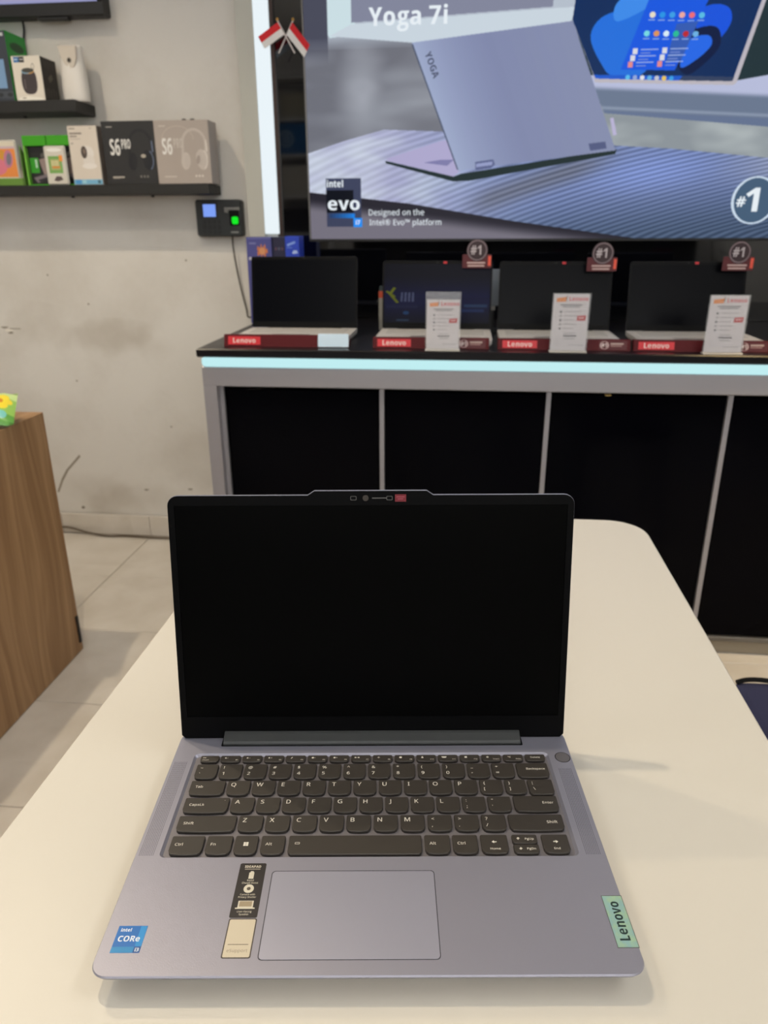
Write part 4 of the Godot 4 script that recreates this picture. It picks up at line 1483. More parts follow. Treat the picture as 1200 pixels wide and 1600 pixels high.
	for i in 5:
		pc.ell(0.22, 0.31 + 0.075 * i, 0.035, 0.018, rgb(86, 84, 90) if i % 2 == 0 else rgb(150, 146, 152))
		pc.rect(0.32, 0.30 + 0.075 * i, 0.30 + 0.08 * (i % 2) + (0.18 if i == 0 else 0.0), 0.014, rgb(160, 156, 162))
	pc.poly([Vector2(0.70, 0.38), Vector2(0.95, 0.37), Vector2(0.93, 0.47), Vector2(0.68, 0.47)], rgb(178, 44, 52))
	pc.rect(0.74, 0.41, 0.15, 0.02, rgb(226, 190, 190))
	pc.rect(0.36, 0.69, 0.32, 0.014, rgb(150, 146, 152))
	pc.rect(0.34, 0.73, 0.38, 0.030, rgb(92, 90, 96))
	pc.rect(0.38, 0.79, 0.30, 0.016, rgb(140, 136, 142))
	for i in 5:
		pc.rect(0.08, 0.80 + 0.03 * i, 0.16, 0.008, rgb(176, 172, 178))
		pc.rect(0.52 + 0.09 * i, 0.90, 0.05, 0.02, rgb(140, 136, 146))
	var paper_m := printed(pc.tex(), 0.6)
	for s in signs:
		var t := thing("price_sign", s[4], "sign", Vector3(s[0], COUNTER_Y, -1.926), 0.0, "price signs on the counter")
		var st := st_new()
		box(st, Vector3(s[1], 0.003, 0.022), Vector3(0, 0.0016, -0.001), 0.0005)
		part("stand_foot", st, frosted, t)
		st = st_new()
		box(st, Vector3(s[1], s[2], 0.0016), Vector3(0, s[2] / 2 + 0.003, 0.0022))
		part("clear_front", st, clear, t)
		st = st_new()
		box(st, Vector3(s[1], s[2], 0.0016), Vector3(0, s[2] / 2 + 0.003, -0.0022))
		part("clear_back", st, clear, t)
		st = st_new()
		box(st, Vector3(s[1] - 0.006, s[3], 0.0006), Vector3(0, s[3] / 2 + 0.005, -0.0004))
		var paper := part("paper", st, M.paper, t)
		part("print", sheet(s[1] - 0.007, s[3] - 0.001), paper_m, paper, Vector3(0, s[3] / 2 + 0.005, 0.0001))
		letters(paper, "Lenovo", 0.0095, Vector3(0.017, 0.005 + s[3] * 0.915, 0.0004), Basis.IDENTITY, M.red_print, true, 1.02)

	# round award cards clipped to the laptops
	for b in [[0.025, 1.076, "round award card clipped to the laptop with the blue picture"], [0.366, 1.068, "round award card clipped to the third display laptop"], [0.724, 1.070, "round award card clipped to the fourth display laptop"]]:
		var t := thing("award_card", b[2], "sign", Vector3(b[0], b[1] - 0.028, -2.196), 0.0, "award cards on the display laptops")
		var st := st_new()
		prism(st, rrect(0.080, 0.036, 0.002, 2, Vector2(0, 0.018)), 0.0, 0.0012, 0.0, "z")
		part("card", st, mat(rgb(84, 14, 24), 0.5), t)
		st = st_new()
		prism(st, rrect(0.058, 0.058, 0.0289, 10, Vector2(0, 0.047)), 0.001, 0.0024, 0.0003, "z")
		part("roundel", st, mat(rgb(48, 26, 32), 0.5), t)
		st = st_new()
		var o := rrect(0.054, 0.054, 0.0269, 10, Vector2(0, 0.047))
		var q := rrect(0.048, 0.048, 0.0239, 10, Vector2(0, 0.047))
		for j in o.size():
			var j1 := (j + 1) % o.size()
			quad(st, along(o[j], 0.0027, "z"), along(o[j1], 0.0027, "z"), along(q[j1], 0.0027, "z"), along(q[j], 0.0027, "z"))
		part("ring_print", st, mat(rgb(130, 112, 118), 0.5), t)
		letters(t, "#1", 0.024, Vector3(-0.002, 0.047, 0.0027), Basis.IDENTITY, mat(rgb(190, 180, 184), 0.6), true, 0.85)
		for k in 2:
			st = st_new()
			box(st, Vector3(0.050 - 0.004 * k, 0.0045, 0.0006), Vector3(-0.002, 0.014 - 0.008 * k, 0.0014))
			part("small_print", st, mat(rgb(196, 168, 164), 0.6), t)
		st = st_new()
		box(st, Vector3(0.008, 0.026, 0.0006), Vector3(0.035, 0.019, 0.0014))
		part("bright_edge", st, mat(rgb(232, 88, 66), 0.5), t)

	# blue boxes standing at the back of the counter
	var c := Canvas.new(160, 480, rgb(74, 76, 142))
	c.rect(0, 0, 1, 0.02, rgb(96, 98, 160))
	for k in 7:
		var a := TAU * k / 7.0
		c.line(Vector2(0.62, 0.155), Vector2(0.62 + 0.22 * cos(a), 0.155 + 0.075 * sin(a)), 0.05, rgb(196, 116, 76))
	c.ell(0.62, 0.155, 0.12, 0.04, rgb(210, 146, 100))
	c.ell(0.12, 0.24, 0.06, 0.02, rgb(196, 196, 210))
	c.rect(0.1, 0.06, 0.28, 0.02, rgb(120, 122, 176))
	c.rect(0.1, 0.5, 0.7, 0.3, rgb(92, 96, 166))
	carton("processor_box", "violet-blue box with an orange burst pictured on it beside the light column", -0.703, -0.621, COUNTER_Y + 0.0004, 0.268, -2.45, 0.07, mat(rgb(60, 62, 120), 0.5), c.tex(), "blue boxes behind the end laptop")
	c = Canvas.new(96, 480, rgb(28, 28, 60))
	for k in 3:
		c.ell(0.24 + 0.26 * k, 0.13, 0.09, 0.018, rgb(92, 60, 80) if k % 2 == 0 else rgb(80, 84, 104))
	carton("processor_box", "dark navy box standing between two brighter blue boxes", -0.619, -0.578, COUNTER_Y + 0.0004, 0.268, -2.455, 0.07, mat(rgb(28, 28, 60), 0.5), c.tex(), "blue boxes behind the end laptop")
	c = Canvas.new(96, 480, rgb(34, 66, 190))
	c.poly([Vector2(0.1, 0.085), Vector2(0.7, 0.05), Vector2(0.74, 0.075), Vector2(0.14, 0.11)], rgb(130, 160, 232))
	c.rect(0.1, 0.12, 0.4, 0.012, rgb(100, 130, 220))
	c.poly([Vector2(0.46, 0.185), Vector2(0.58, 0.155), Vector2(0.84, 0.155), Vector2(0.92, 0.185), Vector2(0.6, 0.195)], rgb(170, 190, 236))
	carton("processor_box", "bright blue box with pale print next to the dark navy box", -0.577, -0.532, COUNTER_Y + 0.0004, 0.270, -2.45, 0.07, mat(rgb(34, 66, 190), 0.5), c.tex(), "blue boxes behind the end laptop")

	# grey phone stand and a narrow standing pack between the laptops
	var t2 := thing("grey_device_stand", "slim grey handheld device standing upright on a small black stand between laptops", "device", Vector3(0.076, COUNTER_Y, -2.30))
	var s2 := st_new()
	prism(s2, rrect(0.044, 0.104, 0.008, 4, Vector2(0, 0.128)), -0.008, 0.008, 0.002, "z")
	part("device_body", s2, mat(rgb(112, 120, 130), 0.4, 0.2), t2)
	s2 = st_new()
	prism(s2, rrect(0.020, 0.014, 0.003, 3, Vector2(0, 0.070)), -0.006, 0.006, 0.001, "z")
	part("neck", s2, mat(rgb(156, 156, 152), 0.4), t2)
	s2 = st_new()
	prism(s2, [Vector2(-0.022, 0.0), Vector2(0.022, 0.0), Vector2(0.022, 0.008), Vector2(0.008, 0.014), Vector2(0.006, 0.064), Vector2(-0.006, 0.064), Vector2(-0.008, 0.014), Vector2(-0.022, 0.008)], -0.012, 0.012, 0.001, "z")
	part("stand", s2, M.black_plastic, t2)
	t2 = thing("accessory_pack", "narrow white accessory pack with an orange band standing between two laptops", "packet", Vector3(-0.250, COUNTER_Y, -2.32))
	s2 = st_new()
	box(s2, Vector3(0.028, 0.100, 0.02), Vector3(0, 0.0505, 0), 0.002)
	part("pack_body", s2, mat(rgb(150, 148, 142), 0.5), t2)
	s2 = st_new()
	box(s2, Vector3(0.0284, 0.020, 0.0204), Vector3(0, 0.1055, 0), 0.001)
	part("orange_band", s2, mat(rgb(196, 74, 40), 0.5), t2)
	s2 = st_new()
	box(s2, Vector3(0.024, 0.016, 0.016), Vector3(0, 0.122, 0), 0.001)
	part("dark_top", s2, mat(rgb(40, 56, 58), 0.5), t2)


# ---------------------------------------------------------------- the laptop on the table (millimetres in the tables below: a to the right, b from the front edge backwards)
func flat(a: float, b: float, h := 0.0) -> Vector3:
	return Vector3(a, 17.0 + h, -b) * 0.001

func key_outline(w: float, h: float, bow: float) -> PackedVector2Array:
	var p := PackedVector2Array()
	var x := w / 2
	var y := h / 2
	var k := minf(3.2, h * 0.3)
	p.append(Vector2(-x, -y + bow + k))
	p.append(Vector2(-x + 0.25 * k, -y + bow + 0.35 * k))
	p.append(Vector2(-x + 0.7 * k, -y + bow * 0.75))
	for i in range(1, 6):
		var f := i / 6.0
		p.append(Vector2(lerpf(-x + 0.7 * k, x - 0.7 * k, f), -y + bow * 0.75 * pow(absf(2 * f - 1), 2.0)))
	p.append(Vector2(x - 0.7 * k, -y + bow * 0.75))
	p.append(Vector2(x - 0.25 * k, -y + bow + 0.35 * k))
	p.append(Vector2(x, -y + bow + k))
	p.append(Vector2(x, y - 0.7))
	p.append(Vector2(x - 0.7, y))
	p.append(Vector2(-x + 0.7, y))
	p.append(Vector2(-x, y - 0.7))
	for i in p.size():
		p[i] *= 0.001
	return p

func icon(kind: String) -> Array:      # small printed symbols, polygons in millimetres
	var speaker := [Vector2(-1.6, -0.4), Vector2(-1.0, -0.4), Vector2(-0.2, -1.0), Vector2(-0.2, 1.0), Vector2(-1.0, 0.4), Vector2(-1.6, 0.4)]
	var sun := []
	for i in 16:
		sun.append(Vector2(cos(TAU * i / 16.0), sin(TAU * i / 16.0)) * (1.2 if i % 2 == 0 else 0.75) + Vector2(-0.7, 0))
	var minus := [Vector2(0.7, -0.15), Vector2(1.7, -0.15), Vector2(1.7, 0.15), Vector2(0.7, 0.15)]
	var bar := [Vector2(1.05, -0.5), Vector2(1.35, -0.5), Vector2(1.35, 0.5), Vector2(1.05, 0.5)]
	match kind:
		"mute": return [speaker, [Vector2(0.3, -0.7), Vector2(0.5, -0.7), Vector2(1.5, 0.7), Vector2(1.3, 0.7)]]
		"quiet": return [speaker, minus]
		"loud": return [speaker, minus, bar]
		"mic": return [[Vector2(-0.9, -0.9), Vector2(-0.5, -1.1), Vector2(0.9, 0.7), Vector2(0.3, 1.1), Vector2(-0.2, 0.5)]]
		"dim": return [sun, minus]
		"bright": return [sun, minus, bar]
		"screens": return [[Vector2(-2.2, -0.6), Vector2(-0.7, -0.6), Vector2(-0.7, 0.7), Vector2(-2.2, 0.7)], [Vector2(-0.4, -0.15), Vector2(0.3, -0.15), Vector2(0.3, 0.2), Vector2(-0.4, 0.2)], [Vector2(0.6, -0.6), Vector2(2.1, -0.6), Vector2(2.1, 0.7), Vector2(0.6, 0.7)]]
		"plane": return [[Vector2(-1.4, -0.1), Vector2(-0.2, 0.25), Vector2(-0.1, 1.1), Vector2(0.2, 1.1), Vector2(0.4, 0.25), Vector2(1.4, 0.05), Vector2(0.4, -0.25), Vector2(0.2, -1.0), Vector2(-0.1, -1.0), Vector2(-0.2, -0.3)]]
		"gear": return [[Vector2(-1.2, -0.3), Vector2(-0.6, -1.0), Vector2(0.6, -1.0), Vector2(1.2, -0.3), Vector2(1.2, 0.4), Vector2(0.5, 1.0), Vector2(-0.5, 1.0), Vector2(-1.2, 0.4)]]
		"lock": return [[Vector2(-0.9, -1.0), Vector2(0.9, -1.0), Vector2(0.9, 0.2), Vector2(-0.9, 0.2)], [Vector2(-0.6, 0.3), Vector2(-0.3, 0.3), Vector2(-0.3, 0.8), Vector2(0.3, 0.8), Vector2(0.3, 0.3), Vector2(0.6, 0.3), Vector2(0.6, 1.1), Vector2(-0.6, 1.1)]]
		"keys": return [[Vector2(-2.2, 0.15), Vector2(2.2, 0.15), Vector2(2.2, 0.9), Vector2(-2.2, 0.9)], [Vector2(-1.6, -0.8), Vector2(1.6, -0.8), Vector2(1.6, -0.15), Vector2(-1.6, -0.15)]]
		"calc": return [[Vector2(-1.0, -1.0), Vector2(-0.1, -1.0), Vector2(-0.1, -0.1), Vector2(-1.0, -0.1)], [Vector2(0.1, -1.0), Vector2(1.0, -1.0), Vector2(1.0, -0.1), Vector2(0.1, -0.1)], [Vector2(-1.0, 0.1), Vector2(1.0, 0.1), Vector2(1.0, 1.0), Vector2(-1.0, 1.0)]]
		"star": return [[Vector2(-1.2, 0.3), Vector2(-0.3, 0.4), Vector2(0.0, 1.2), Vector2(0.3, 0.4), Vector2(1.2, 0.3), Vector2(0.5, -0.3), Vector2(0.7, -1.1), Vector2(0.0, -0.6), Vector2(-0.7, -1.1), Vector2(-0.5, -0.3)]]
		"snip": return [[Vector2(-1.4, 0.5), Vector2(-1.1, 0.9), Vector2(0.2, 0.1), Vector2(1.2, -0.7), Vector2(0.8, -1.0), Vector2(-0.1, -0.2)], [Vector2(0.4, 0.2), Vector2(1.2, 0.5), Vector2(1.0, 0.9), Vector2(0.2, 0.6)]]
		"left": return [[Vector2(-1.5, 0), Vector2(-0.2, -1.1), Vector2(-0.2, -0.3), Vector2(1.3, -0.3), Vector2(1.3, 0.3), Vector2(-0.2, 0.3), Vector2(-0.2, 1.1)]]
		"right": return [[Vector2(1.5, 0), Vector2(0.2, 1.1), Vector2(0.2, 0.3), Vector2(-1.3, 0.3), Vector2(-1.3, -0.3), Vector2(0.2, -0.3), Vector2(0.2, -1.1)]]
		"up": return [[Vector2(0, 1.2), Vector2(-1.3, 0.1), Vector2(-0.3, 0.1), Vector2(-0.3, -1.0), Vector2(0.3, -1.0), Vector2(0.3, 0.1), Vector2(1.3, 0.1)]]
		"down": return [[Vector2(0, -1.2), Vector2(1.3, -0.1), Vector2(0.3, -0.1), Vector2(0.3, 1.0), Vector2(-0.3, 1.0), Vector2(-0.3, -0.1), Vector2(-1.3, -0.1)]]
		"squares": return [[Vector2(-1.6, -1.6), Vector2(-0.1, -1.6), Vector2(-0.1, -0.1), Vector2(-1.6, -0.1)], [Vector2(0.1, -1.6), Vector2(1.6, -1.6), Vector2(1.6, -0.1), Vector2(0.1, -0.1)], [Vector2(-1.6, 0.1), Vector2(-0.1, 0.1), Vector2(-0.1, 1.6), Vector2(-1.6, 1.6)], [Vector2(0.1, 0.1), Vector2(1.6, 0.1), Vector2(1.6, 1.6), Vector2(0.1, 1.6)]]
		"backlit": return [[Vector2(-1.6, -0.9), Vector2(1.6, -0.9), Vector2(1.6, -0.6), Vector2(-1.6, -0.6)], [Vector2(-1.6, -0.5), Vector2(-1.3, -0.5), Vector2(-1.3, 0.7), Vector2(-1.6, 0.7)], [Vector2(1.3, -0.5), Vector2(1.6, -0.5), Vector2(1.6, 0.7), Vector2(1.3, 0.7)], [Vector2(-1.2, 0.45), Vector2(1.2, 0.45), Vector2(1.2, 0.75), Vector2(-1.2, 0.75)]]
	return []

const LAY := Basis(Vector3(1, 0, 0), Vector3(0, 0, -1), Vector3(0, 1, 0))     # lettering lying face up, its top towards the hinge
var key_meshes := {}

func add_key(lap: Node3D, a0: float, a1: float, b0: float, b1: float, m: Material, prints: Array, bow := 0.9) -> void:
	var w := a1 - a0
	var h := b1 - b0
	var id := "%.1f %.1f %.1f" % [w, h, bow]
	if not key_meshes.has(id):
		var st := st_new()
		var p := key_outline(w, h, bow)
		loft(st, [p, p, inset(p, 0.0002), inset(p, 0.0006)], [-0.0019, 0.00010, 0.0004, 0.00045], "y")
		key_meshes[id] = done(st)
	var k := part("key", key_meshes[id], m, lap, flat((a0 + a1) / 2, (b0 + b1) / 2))
	var up := 0.00047
	for q in prints:
		# [text or icon, offset from the left edge, offset from the top edge, cap height, align, kind]
		var x: float = -w / 2 + q[1] if q[4] == 1 else (w / 2 - q[1] if q[4] == 2 else q[1])
		var at := Vector3(x * 0.001, up, (-h / 2 + q[2]) * 0.001)
		if q.size() > 5:
			var st := st_new()
			for poly in icon(q[0]):
				var pp := PackedVector2Array()
				for v in poly:
					pp.append(v * 0.001 * q[3])
				prism(st, pp, 0.0, 0.00004, 0.0, "y")
			part("symbol", st, M.legend, k, at)
		else:
			letters(k, q[0], q[3] * 0.001, at, LAY, M.legend, false, 1.12, q[4], "legend")

func build_keyboard(lap: Node3D) -> void:
	var m := mat(rgb(52, 47, 42), 0.5, 0.0, 0.5)
	var fn := ["mute", "quiet", "loud", "mic", "dim", "bright", "screens", "plane", "gear", "lock", "keys", "calc", "star", "snip"]
	add_key(lap, -134.4, -120.0, 177.0, 184.4, m, [["Esc", 2.0, 2.4, 1.2, 1], ["FnLock", 2.0, 4.9, 1.0, 1]], 0.5)
	for i in 14:
		var a := -118.6 + 17.01 * i
		var nm: String = "F%d" % (i + 1) if i < 12 else ["Insert", "PrtSc"][i - 12]
		add_key(lap, a, a + 15.3, 177.0, 184.4, m, [[fn[i], -3.0, 2.9, 0.9, 0, 1], [nm, 1.8, 5.1, 1.15, 2]], 0.5)
	add_key(lap, 119.6, 135.0, 177.0, 184.4, m, [["Delete", 0.0, 3.4, 1.7, 0]], 0.5)
	# number row
	add_key(lap, -135.0, -118.4, 158.2, 174.4, m, [["~", 3.2, 4.2, 2.8, 1], ["`", 3.2, 11.0, 2.8, 1]])
	var tops := ["!", "@", "#", "$", "%", "^", "&", "*", "(", ")", "_", "+"]
	var lows := ["1", "2", "3", "4", "5", "6", "7", "8", "9", "0", "-", "="]
	for i in 12:
		var a := -116.7 + 18.95 * i
		add_key(lap, a, a + 17.1, 158.2, 174.4, m, [[tops[i], 2.8, 3.8, 2.7, 1], [lows[i], 2.8, 10.4, 3.1, 1]])
	add_key(lap, 110.7, 134.9, 158.2, 174.4, m, [["Backspace", 2.6, 6.5, 2.0, 2]])
	var rows := [["QWERTYUIOP", -107.5, 18.78, 17.0, 141.0, 156.2], ["ASDFGHJKL", -101.3, 18.53, 16.8, 123.3, 138.4], ["ZXCVBNM", -92.6, 18.87, 17.0, 105.5, 120.6]]
	for r in rows:
		var s: String = r[0]
		for i in s.length():
			var a: float = r[1] + r[2] * i
			add_key(lap, a, a + r[3], r[4], r[5], m, [[s[i], 2.8, 4.4, 3.7, 1]])
	var more := [[0, 10, "{", "["], [0, 11, "}", "]"], [1, 9, ":", ";"], [1, 10, "\"", "'"], [2, 7, "<", ","], [2, 8, ">", "."], [2, 9, "?", "/"]]
	for q in more:
		var r: Array = rows[q[0]]
		var a: float = r[1] + r[2] * q[1]
		add_key(lap, a, a + (r[3] if q[0] != 0 or q[1] < 11 else 15.6), r[4], r[5], m, [[q[2], 2.8, 3.8, 2.7, 1], [q[3], 2.8, 9.8, 2.7, 1]])
	add_key(lap, -135.0, -109.3, 141.0, 156.2, m, [["Tab", 4.0, 6.4, 2.3, 1]])
	add_key(lap, 116.2, 134.7, 140.4, 156.2, m, [["|", 3.4, 3.8, 2.5, 1], ["\\", 3.4, 9.8, 2.7, 1]], 0.2)
	add_key(lap, -135.0, -103.0, 123.3, 138.4, m, [["CapsLk", 4.0, 7.0, 2.2, 1], [".", 3.0, 2.0, 2.0, 2]])
	add_key(lap, 102.7, 134.4, 123.3, 138.9, m, [["Enter", 3.2, 6.8, 2.2, 2]])
	add_key(lap, -135.0, -94.4, 105.5, 120.6, m, [["Shift", 4.2, 7.0, 2.3, 1]])
	add_key(lap, 96.2, 134.2, 105.5, 120.6, m, [["Shift", 4.2, 7.2, 2.4, 2]])
	var bottom := [[-135.0, -112.7, "Ctrl"], [-110.9, -93.6, "Fn"], [-91.8, -76.2, ""], [-74.0, -57.9, "Alt"], [-55.4, 34.5, ""], [36.5, 53.6, "Alt"], [55.4, 72.3, "Ctrl"], [74.4, 92.6, ""], [115.9, 133.7, ""]]
	for i in bottom.size():
		var q: Array = bottom[i]
		var pr := []
		if q[2] != "":
			pr = [[q[2], 3.2, 7.4, 2.3, 1]]
		elif i == 2:
			pr = [["squares", 0.0, 7.4, 1.0, 0, 1]]
		elif i == 4:
			pr = [["backlit", -39.0, 6.8, 1.0, 0, 1]]
		elif i == 7:
			pr = [["left", 0.0, 6.4, 1.2, 0, 1], ["Home", 0.0, 12.2, 1.7, 0]]
		else:
			pr = [["right", 0.0, 6.4, 1.2, 0, 1], ["End", 0.0, 12.2, 1.7, 0]]
		add_key(lap, q[0], q[1], 85.6, 102.0, m, pr, 0.0 if i == 4 else 0.9)
	add_key(lap, 95.9, 112.9, 94.2, 102.0, m, [["up", -4.4, 3.6, 1.0, 0, 1], ["PgUp", 2.4, 3.8, 1.7, 2]], 0.05)
	add_key(lap, 95.9, 112.9, 85.6, 93.5, m, [["down", -4.0, 3.6, 1.0, 0, 1], ["PgDn", 2.4, 3.8, 1.7, 2]], 0.6)


func grille(a0: float, a1: float, b0: float, b1: float) -> SurfaceTool:
	var st := st_new()
	var nx := int((a1 - a0) / 1.05)
	var ny := int((b1 - b0) / 1.05)
	for j in ny:
		for i in nx:
			var c := flat(a0 + (i + 0.5) * (a1 - a0) / nx, b0 + (j + 0.5) * (b1 - b0) / ny, 0.02)
			var ring := []
			for k in 6:
				ring.append(c + Vector3(cos(TAU * k / 6.0), 0, -sin(TAU * k / 6.0)) * 0.00030)
			for k in range(1, 5):
				tri(st, ring[0], ring[k], ring[k + 1])
	return st


func build_laptop() -> void:
	var lap := thing("laptop", "open silver-grey laptop with black screen standing on the white table", "laptop", Vector3(-0.0414, TOP_Y, -0.2895), deg_to_rad(6.2))
	var W := 312.5
	var D := 215.0
	var alu := mat(rgb(155, 154, 167), 0.40, 0.5, 0.5)
	var grain := NoiseTexture2D.new()
	grain.width = 256
	grain.height = 256
	grain.seamless = true
	grain.as_normal_map = true
	grain.bump_strength = 1.2
	var gn := FastNoiseLite.new()
	gn.seed = 2
	gn.frequency = 0.35
	grain.noise = gn
	alu.normal_enabled = true
	alu.normal_texture = grain
	alu.normal_scale = 0.12
	alu.uv1_triplanar = true
	alu.uv1_scale = Vector3.ONE * 14.0
	var mm := 0.001
	var seg := 8
	var outer := rrect(W * mm, D * mm, 0.010, seg, Vector2(0, D / 2 * mm))
	var wc := Vector2(-0.8, 135.6) * mm
	var well := rrect(0.2786, 0.1038, 0.004, seg, wc)
	var sunk := rrect(0.2750, 0.1002, 0.0030, seg, wc)
	# base: rounded shell, deck and sunken keyboard tray
	var st := st_new()
	loft(st, [inset(outer, 0.018), inset(outer, 0.011), inset(outer, 0.0050), inset(outer, 0.0018), outer, inset(outer, 0.0006)], [0.0030, 0.0038, 0.0085, 0.0128, 0.0160, 0.0170], "y", Vector3.ZERO, false)
	cap(st, inset(outer, 0.018), 0.0030, "y", false)
	var deck := inset(outer, 0.0006)
	for j in deck.size():
		var j1 := (j + 1) % deck.size()
		quad(st, along(deck[j], 0.017, "y"), along(deck[j1], 0.017, "y"), along(well[j1], 0.017, "y"), along(well[j], 0.017, "y"))
		quad(st, along(well[j], 0.017, "y"), along(well[j1], 0.017, "y"), along(sunk[j1], 0.0152, "y"), along(sunk[j], 0.0152, "y"))
	part("base", st, alu, lap)
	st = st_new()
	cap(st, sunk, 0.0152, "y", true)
	part("keyboard_tray", st, mat(rgb(124, 120, 124), 0.5, 0.4), lap)  # toned darker than the deck metal to deepen the shade between keys
	for s in [[-1, 25], [1, 25], [-1, 190], [1, 190]]:
		st = st_new()
		prism(st, rrect(0.05, 0.008, 0.0038, 4), 0.0002, 0.0034, 0.0005, "y", Vector3(s[0] * 0.095, 0, -s[1] * mm))
		part("foot", st, M.black_matt, lap)
	build_keyboard(lap)
	# speaker grilles
	for g in [[-153.9, -143.6, 85.4, 178.0], [142.6, 152.9, 84.9, 168.8]]:
		part("speaker_grille", grille(g[0], g[1], g[2], g[3]), mat(rgb(34, 33, 36), 0.8), lap).set_meta("kind", "stuff")
	# power button in its round gap
	st = st_new()
	prism(st, rrect(0.0120, 0.0120, 0.00595, 8), 0.0, 0.00006, 0.0, "y", flat(149.0, 181.3))
	part("button_gap", st, M.black_matt, lap)
	st = st_new()
	prism(st, rrect(0.0110, 0.0110, 0.00545, 8), 0.0, 0.00025, 0.0001, "y", flat(149.0, 181.3))
	part("power_button", st, mat(rgb(120, 116, 118), 0.4, 0.5), lap)
	# touchpad, a thin dark gap around it
	st = st_new()
	var po := rrect(0.1046, 0.0628, 0.0026, 5, Vector2(-10.9, 41.1) * mm)
	prism(st, po, 0.0169, 0.01705, 0.0, "y")
	part("touchpad_gap", st, mat(rgb(44, 44, 50), 0.6), lap)
	st = st_new()
	prism(st, rrect(0.1036, 0.0618, 0.0023, 5, Vector2(-10.9, 41.1) * mm), 0.0169, 0.01715, 0.00005, "y")
	var pad := mat(rgb(168, 168, 183), 0.38, 0.5, 0.5)
	part("touchpad", st, pad, lap)
	# hinge cover in its slot
	st = st_new()
	prism(st, rrect(0.2420, 0.0180, 0.001, 2, Vector2(-0.5, 205.0) * mm), 0.0165, 0.01712, 0.0, "y")
	part("hinge_slot", st, M.black_matt, lap)
	st = st_new()
	prism(st, [Vector2(0.1972, 0.0168), Vector2(0.2120, 0.0168), Vector2(0.2120, 0.0215), Vector2(0.2068, 0.0235), Vector2(0.2046, 0.0228), Vector2(0.1985, 0.0200), Vector2(0.1972, 0.0185)], -0.1200, 0.1190, 0.0005, "x")
	part("hinge_cover", st, mat(rgb(62, 64, 64), 0.5, 0.2), lap)
	# lid
	var screen := mat(rgb(3, 3, 3), 0.38, 0.0, 0.13)
	var lid := make_lid(lap, Vector3(0, 0.0172, -0.2058), 0.1613, 0.3105, 0.2008, 0.0034, alu, mat(rgb(5, 5, 6), 0.5, 0.0, 0.18), screen, 0.0190, 0.0078, 0.0052)
	st = st_new()
	prism(st, rrect(0.0046, 0.0046, 0.0022, 6, Vector2(-0.0040, 0.1985)), 0.0, 0.0003, 0.0001, "z")
	part("webcam", st, mat(rgb(52, 44, 36), 0.3), lid)
	st = st_new()
	box(st, Vector3(0.011, 0.0007, 0.0002), Vector3(0.0065, 0.1985, 0.0001))
	part("shutter_track", st, mat(rgb(96, 94, 92), 0.6), lid)
	for x in [-0.0132, 0.0142]:
		st = st_new()
		var oo := rrect(0.0046, 0.0032, 0.0006, 2, Vector2(x, 0.1985))
		var ii := rrect(0.0038, 0.0024, 0.0004, 2, Vector2(x, 0.1985))
		for j in oo.size():
			var j1 := (j + 1) % oo.size()
			quad(st, along(oo[j], 0.0002, "z"), along(oo[j1], 0.0002, "z"), along(ii[j1], 0.0002, "z"), along(ii[j], 0.0002, "z"))
		part("camera_symbol", st, mat(rgb(100, 98, 96), 0.6), lid)
	st = st_new()
	box(st, Vector3(0.0085, 0.0056, 0.0003), Vector3(0.0226, 0.1985, 0.00015))
	part("red_sticker", st, mat(rgb(118, 16, 32), 0.6), lid)
	for k in 2:
		st = st_new()
		box(st, Vector3(0.0062 - 0.002 * k, 0.0006, 0.0001), Vector3(0.0226, 0.1994 - 0.0016 * k, 0.00032))
		part("sticker_print", st, mat(rgb(164, 76, 90), 0.6), lid)
	build_stickers(lap)


func sticker(lap: Node3D, called: String, label: String, a0: float, a1: float, b0: float, b1: float, m: Material, r := 0.0) -> MeshInstance3D:
	var st := st_new()
	prism(st, rrect((a1 - a0) * 0.001, (b1 - b0) * 0.001, r * 0.001, 4), 0.0, 0.00008, 0.0, "y")
	var o := part(called, st, m, lap, flat((a0 + a1) / 2, (b0 + b1) / 2))
	o.set_meta("label", label)
	return o

